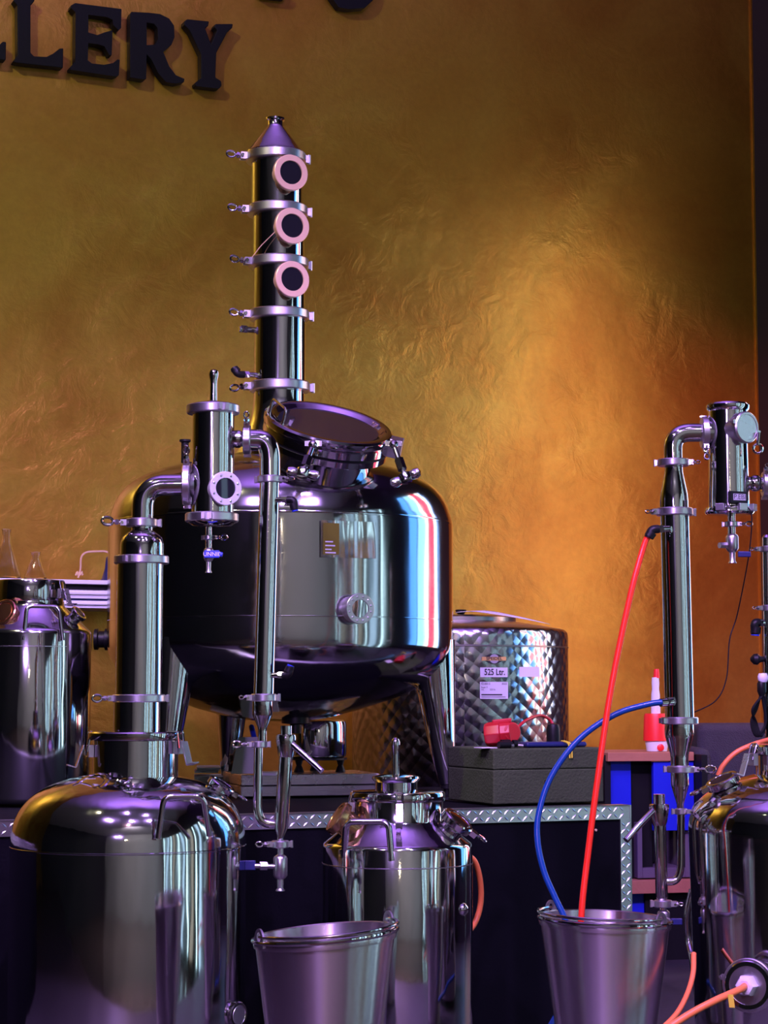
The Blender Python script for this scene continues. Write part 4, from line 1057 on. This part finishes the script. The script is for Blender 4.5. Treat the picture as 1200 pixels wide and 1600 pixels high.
for i, (a, b, r0, r1, lab) in enumerate(((300, 344, 1226, 1213, 'lower white paper bundle between the legs of the big still'), (304, 340, 1208, 1199, 'upper white paper bundle between the legs of the big still'))):
    p0 = tabp(a, 1238); p0.z = P(a, r0, p0.y).z if i else TZ + 0.001
    z1 = P(a, r1, p0.y).z
    bun = thing('paper_bundle', p0, lab, 'paper')
    n_ = 3
    for k in range(n_):
        zz = p0.z + (z1 - p0.z) * k / n_
        build('sheet', MB().obox(V((p0.x + 0.004 * k, p0.y, zz)), V((m(b - a, p0.y), 0.01, 0)), V((-.02, 0.2, 0)), UP * ((z1 - p0.z) / n_ - 0.001)), 'paper' if k != 1 else 'lcd', bun)

# ================================================================== WALL SHELF WITH FLASKS
def wsh(px, row, off): return on_wall(px, row, off)
w0 = wsh(-60, 910, 0.30); w1 = wsh(240, 910, 0.30); zS = P(0, 908, 7.2).z
w0.z = w1.z = 0
zt = wsh(130, 906, 0.30).z
shf = thing('wall_shelf', V((w1.x, w1.y, zt - 0.02)), 'pale wall shelf with white rails behind the left can', 'shelf')
build('board', MB().obox(w0 + UP * (zt - 0.015), w1 - w0, -NN * 0.30, UP * 0.015), 'paper', shf, bevel=0.002)
build('bracket', MB().obox(w0 + UP * (zt - 0.036) - NN * 0.02, w1 - w0, -NN * 0.28, UP * 0.02), 'rubber', shf)
for a, b in ((921, 935), (938.5, 950)):
    z0 = wsh(130, b, 0.28).z; z1 = wsh(130, a, 0.28).z
    build('rail', MB().obox(w0 + UP * z0 - NN * 0.02, w1 - w0, -NN * 0.28, UP * (z1 - z0)).obox(w0 + UP * (z0 + (z1 - z0) * 0.45) - NN * 0.012, w1 - w0, -NN * 0.01, UP * (z1 - z0) * 0.25), 'white', shf, bevel=0.001)
build('back_strip', MB().obox(w0 + UP * (wsh(130, 948, .28).z) - NN * 0.03, w1 - w0, -NN * 0.27, UP * 0.05), 'navy', shf)
def flask(px, r0, r1, r2, hwn, hwb, label):
    c = wsh(px, 905, 0.2); Yf = c.y; kq = Yf / F
    zf = lambda r: zt + (905 - r) * kq
    t = thing('glass_flask', (c.x, c.y, zt), label, 'flask', 'glass flasks on the wall shelf')
    o = [(0, 0.001), (hwb * kq * 0.95, 0.001), (hwb * kq, 0.006), (hwn * kq * 1.15, zf(r2) - zt), (hwn * kq, zf(r2 - 4) - zt), (hwn * kq, zf(r0 + 1) - zt), (hwn * kq * 1.15, zf(r0) - zt)]
    inn = [(hwn * kq * 1.0, zf(r0) - zt), (hwn * kq * 0.86, zf(r0 + 2) - zt), (hwn * kq * 0.86, zf(r2 - 4) - zt), (hwb * kq * 0.95, 0.009), (0, 0.005)]
    build('glass_body', MB().lathe(o + inn, (c.x, c.y, zt), UP, 36), 'glass', t)
flask(9, 826, 848, 850, 7, 24, 'larger clear glass flask at the left edge of the wall shelf')
flask(55, 861, 873, 875, 7, 18, 'smaller clear glass flask standing behind the left can')
wl = wsh(145, 905, 0.2)
wt = thing('wire_tool', (wl.x, wl.y, zt), 'bent brass wire tool standing on the wall shelf', 'wire tool')
def ws2(px, row):
    p = wsh(px, row, 0.2); return p
build('wire_loop', MB().tube(rpath([ws2(122, 903), ws2(126, 890), ws2(126, 870), ws2(134, 862), ws2(168, 861), ws2(175, 870)], 0.02), 0.0035, 8), 'brass', wt)
build('coil', MB().tube([ws2(118 + 0.9 * k, 899 - (k % 4) * 2.2) for k in range(14)], 0.003, 6), 'brass', wt)
fn = wsh(172, 905, 0.15)
build('dark_funnel', MB().lathe([(0.045, 0.0), (0.03, 0.015), (0.02, 0.05), (0.016, 0.09), (0.012, 0.095), (0, 0.095)], (fn.x, fn.y, zt), UP, 24), 'navy', base=(fn.x, fn.y, zt), label='dark funnel on the wall shelf against the big still', cat='funnel')

# ================================================================== RIGHT BACKGROUND: SHELF UNIT, SOFA, SPRAY BOTTLE
YR = 6.9
def zrow(r, Y=YR): return P(1000, r, Y).z
xr = lambda px, Y=YR: P(px, 1200, Y).x
ru = thing('shelf_unit', (xr(1010), YR, FZ), 'plywood shelf unit with blue back panel right of the case', 'shelf unit')
def rot_board(x0, x1, r0, r1, dep, name, mat, front=0.0, bevel=0.002):
    return build(name, MB().obox(V((x0, YR + front, zrow(r1))), V((x1 - x0, (x1 - x0) * 0.25, 0)), V((-dep * 0.24, dep, 0)), UP * (zrow(r0) - zrow(r1))), mat, ru, bevel=bevel)
rot_board(xr(950), xr(1090), 1176, 1190, 0.32, 'board', 'ply')
rot_board(xr(950), xr(1100), 1377, 1398, 0.32, 'board', 'ply')
rot_board(xr(948), xr(990), 1191, 1376, 0.02, 'blue_panel', 'bluepanel', 0.05)
rot_board(xr(1024), xr(1090), 1191, 1300, 0.02, 'blue_panel', 'bluepanel', 0.05)
rot_board(xr(950), xr(1012), 1399, 1470, 0.02, 'blue_panel', 'bluepanel', 0.05)
rot_board(xr(1010), xr(1100), 1399, 1540, 0.02, 'gap_shade_panel', 'rubber', 0.07)  # black sheet standing in for the shadow below the lower shelf
rot_board(xr(989), xr(1025), 1191, 1377, 0.02, 'gap_shade_panel', 'rubber', 0.09)  # black sheet standing in for the dark gap between the blue panels
build('side', MB().obox(V((xr(1098), YR + 0.02, FZ)), V((0.02, 0.005, 0)), V((-0.07, 0.3, 0)), UP * (zrow(1180) - FZ)), 'rubber', ru)
build('side', MB().obox(V((xr(946), YR + 0.02, FZ)), V((0.02, 0.005, 0)), V((-0.03, 0.3, 0)), UP * (zrow(1180) - FZ)), 'rubber', ru)
bz0 = zrow(1376) + 0.002
sbx = thing('storage_box', (xr(1045), YR + 0.06, bz0), 'plum coloured open box on the lower plywood shelf', 'box')
for (a, b, c, dd_) in ((998, 1006, 1288, 1376), (1076, 1088, 1288, 1376), (1006, 1076, 1360, 1376)):
    build('panel', MB().obox(V((xr(a), YR + 0.03 + (xr(a) - xr(950)) * 0.25, bz0 if dd_ == 1376 else zrow(dd_))), V((xr(b) - xr(a), (xr(b) - xr(a)) * .25, 0)), V((-.04, 0.2, 0)), UP * (zrow(c) - zrow(dd_))), 'shelfbox', sbx, bevel=0.002)
build('back', MB().obox(V((xr(998), YR + 0.24, bz0)), V((xr(1088) - xr(998), .05, 0)), V((0, 0.01, 0)), UP * (zrow(1288) - bz0)), 'shelfbox', sbx)
st_z = zrow(1176) + 0.001
spb = thing('spray_bottle', (xr(1024), YR + 0.15, st_z), 'red and white spray bottle on the plywood shelf', 'bottle')
YQ = YR + 0.15
oz = lambda r: st_z + (1174 - r) * YQ / F
def sq(name, rows, mat, seg=24, cx=1024):
    return build(name, MB().lathe([(h * YQ / F, oz(r)) for h, r in rows], (P(cx, 1150, YQ).x, YQ, 0), UP, seg), mat, spb)
sq('base', [(16, 1174), (18, 1160), (18, 1158)], 'white', 24, 1026)
sq('red_body', [(20, 1158), (18.5, 1120), (17, 1116), (8, 1116)], 'redwhite', 24, 1025)
sq('neck', [(7.5, 1117), (7.2, 1098), (6.8, 1086), (5.6, 1078), (6.2, 1068), (5.4, 1060)], 'white', 20, 1025)
sq('red_tip', [(5.2, 1061), (4.6, 1052), (3.8, 1047), (0, 1047)], 'redwhite', 20, 1027)
build('red_dot', MB().lathe([(0.011, 0), (0.012, 0.004), (0.008, 0.006), (0, 0.006)], P(1032, 1168, YQ - m(17, YQ)), FRONT, 20), 'redwhite', spb)
YF = 7.35
so = thing('sofa', (xr(1180, YF), YF, FZ), 'dark plum fabric sofa back behind the right still', 'sofa')
zf_ = lambda r: P(1140, r, YF).z
def cushion(name, x0, x1, r0, y0, y1, z0):
    mb = MB().obox(V((x0, y0, z0)), V((x1 - x0, (x1 - x0) * 0.2, 0)), V((0, y1 - y0, 0)), UP * (zf_(r0) - z0))
    return build(name, mb, 'sofa', so, bevel=0.03)
cushion('armrest', xr(1068, YF), xr(1096, YF), 1166, YF - 0.25, YF + 0.35, FZ + 0.005)
cushion('back_cushion', xr(1090, YF), xr(1300, YF), 1131, YF, YF + 0.25, 0.16)
cushion('seat', xr(1090, YF), xr(1300, YF), 1262, YF - 0.5, YF + 0.1, FZ + 0.005)
# pipe with fittings at the right edge
YT = 5.4
sp = thing('standpipe', (P(1201, 1000, YT).x, YT, FZ), 'thin steel standpipe with black valve knobs at the right edge', 'pipe')
zt2 = lambda r: P(1200, r, YT).z
build('pipe', MB().lathe([(m(8, YT), FZ), (m(8, YT), zt2(840)), (m(5, YT), zt2(836)), (0, zt2(835))], (P(1201, 1000, YT).x, YT, 0), UP, 28), 'mirror', sp)
clamp(sp, P(1201, 858, YT), UP, m(15, YT), m(9, YT), dirn(-85), 0.6)
clamp(sp, P(1201, 950, YT), UP, m(12, YT), m(9, YT), dirn(-85), 0.5)
elbow_fitting(sp, P(1196, 973, YT), P(1182, 973, YT - .01), P(1180, 991, YT - .01), m(6, YT), blue=True)
build('valve_knob', MB().lathe([(m(4, YT), 0), (m(5, YT), 0.01), (m(9, YT), 0.018), (m(8, YT), 0.028), (m(3, YT), 0.036), (0, 0.037)], P(1194, 1030, YT), LEFT, 20), 'black', sp)
build('lamp_collar', MB().lp(1192, YT - 0.03, [(6, 1052), (8, 1056), (8, 1062), (6, 1066)], 20), 'white', sp)
build('lamp_head', MB().lp(1190, YT - 0.03, [(5, 1064), (7, 1068), (7, 1080), (4, 1088)], 20), 'black', sp)
cbn = thing('cable_bundle', P(1186, 1128, YT - 0.03), 'black cable bundle hanging from the standpipe', 'cable')
for k in range(5):
    o_ = k * 3
    build('cable_loop', MB().tube(spline([P(1189 + k * 1.2, 1084, YT - .03), P(1180 - o_ * .5 + 2, 1108, YT - .03 - .004 * k), P(1174 + o_ * 0.6, 1128, YT - .03), P(1182 + o_ * .6, 1150, YT - .03), P(1196, 1130, YT - .02 + .004 * k), P(1191 + k, 1088, YT - .03)], 6), 0.0035, 8), 'rubber', cbn)

# ================================================================== HOSES AND CABLES
def hose(name, pts, r, mat, label, cat='hose', n=10):
    pts = [V(p) for p in pts]
    return build(name, MB().tube(spline(pts, n), r, 14), mat, base=pts[-1], label=label, cat=cat)
hose('red_hose', [P(1014, 836, 4.55), P(1006, 853, 4.55), P(985, 930, 4.53), P(955, 1075, 4.51), P(932, 1230, 4.49), P(918, 1340, 4.48), P(910, 1410, 4.47), P(905, 1490, 4.46)], m(5.0, 4.5), 'redtube', 'red hose running from the right condenser down into the bucket')
hose('blue_hose', [P(1036, 1097, 4.555), P(1010, 1101, 4.55), P(960, 1117, 4.54), P(905, 1155, 4.53), P(862, 1212, 4.52), P(842, 1270, 4.51), P(840, 1315, 4.5), P(850, 1362, 4.49), P(867, 1402, 4.48), P(884, 1440, 4.47), P(893, 1490, 4.46)], m(4.8, 4.5), 'bluetube', 'blue hose curving from the right condenser into the bucket')
hose('blue_hose', [P(890, 1560, 4.75), P(875, 1580, 4.7), P(862, 1600, 4.66), P(848, 1630, 4.6)], m(5, 4.7), 'bluetube', 'short end of blue hose behind the right bucket near the floor')
hose('orange_cable', [P(724, 1335, 4.98), P(741, 1345, 5.0), P(750, 1375, 5.02), P(751, 1410, 5.03), P(743, 1440, 5.02), P(727, 1462, 4.98)], m(4.5, 5), 'orange', 'orange cable looping out behind the rod handled can')
tag_end = g0 + gd * 0.02
hose('orange_cable', [tag_end, g0 + gd * 0.05 - UP * 0.004, P(1120, 1562, YL - 0.34), P(1085, 1580, YL - 0.36), P(1050, 1602, YL - 0.38), P(1010, 1630, YL - 0.4)], m(5.5, 4.3), 'orange', 'orange cable plugged into the heating element of the right still', 'cable')
hose('orange_cable', [P(1084, 1490, 4.48), P(1083, 1520, 4.44), P(1075, 1550, 4.40), P(1060, 1580, 4.34), P(1040, 1602, 4.28), P(1010, 1625, 4.25)], m(4.2, 4.4), 'orange', 'thin orange cable hanging left of the right still', 'cable')
hose('orange_cable', [P(1122, 1212, YL + 0.12), P(1130, 1196, YL + 0.12), P(1150, 1176, YL + 0.12), P(1178, 1163, YL + 0.13), P(1215, 1152, YL + 0.14)], m(4.2, YL), 'orange', 'orange cable arching behind the dome of the right still', 'cable')
hose('sensor_wire', [P(1160, 786, YL - 0.05), P(1173, 800, YL - 0.05), P(1174, 830, YL - 0.04), P(1168, 880, YL), P(1152, 960, YL + 0.1), P(1140, 1000, YL + .1), P(1135, 1060, YL + .1), P(1118, 1095, YL + 0.1), P(1080, 1115, YL + 0.1), P(1050, 1130, YL + .12)], 0.0014, 'rubber', 'thin black sensor wire hanging from the digital thermometer', 'wire')
hose('steel_hose', [P(1082, 1390, 4.75), P(1074, 1430, 4.75), P(1076, 1470, 4.75), P(1082, 1500, 4.72), P(1090, 1560, 4.7)], m(5.5, 4.7), 'mirror', 'grey metal hose hanging beside the right still')
tg = MB().obox(P(1137, 1554, YL - 0.335), V((0.011, -.003, 0)), V((0, 0.002, 0)), V((0.003, 0, -0.026)))
build('cable_tag', tg, 'yellow', base=P(1140, 1560, YL - .335), label='yellow tag on the orange cable of the right still', cat='tag')
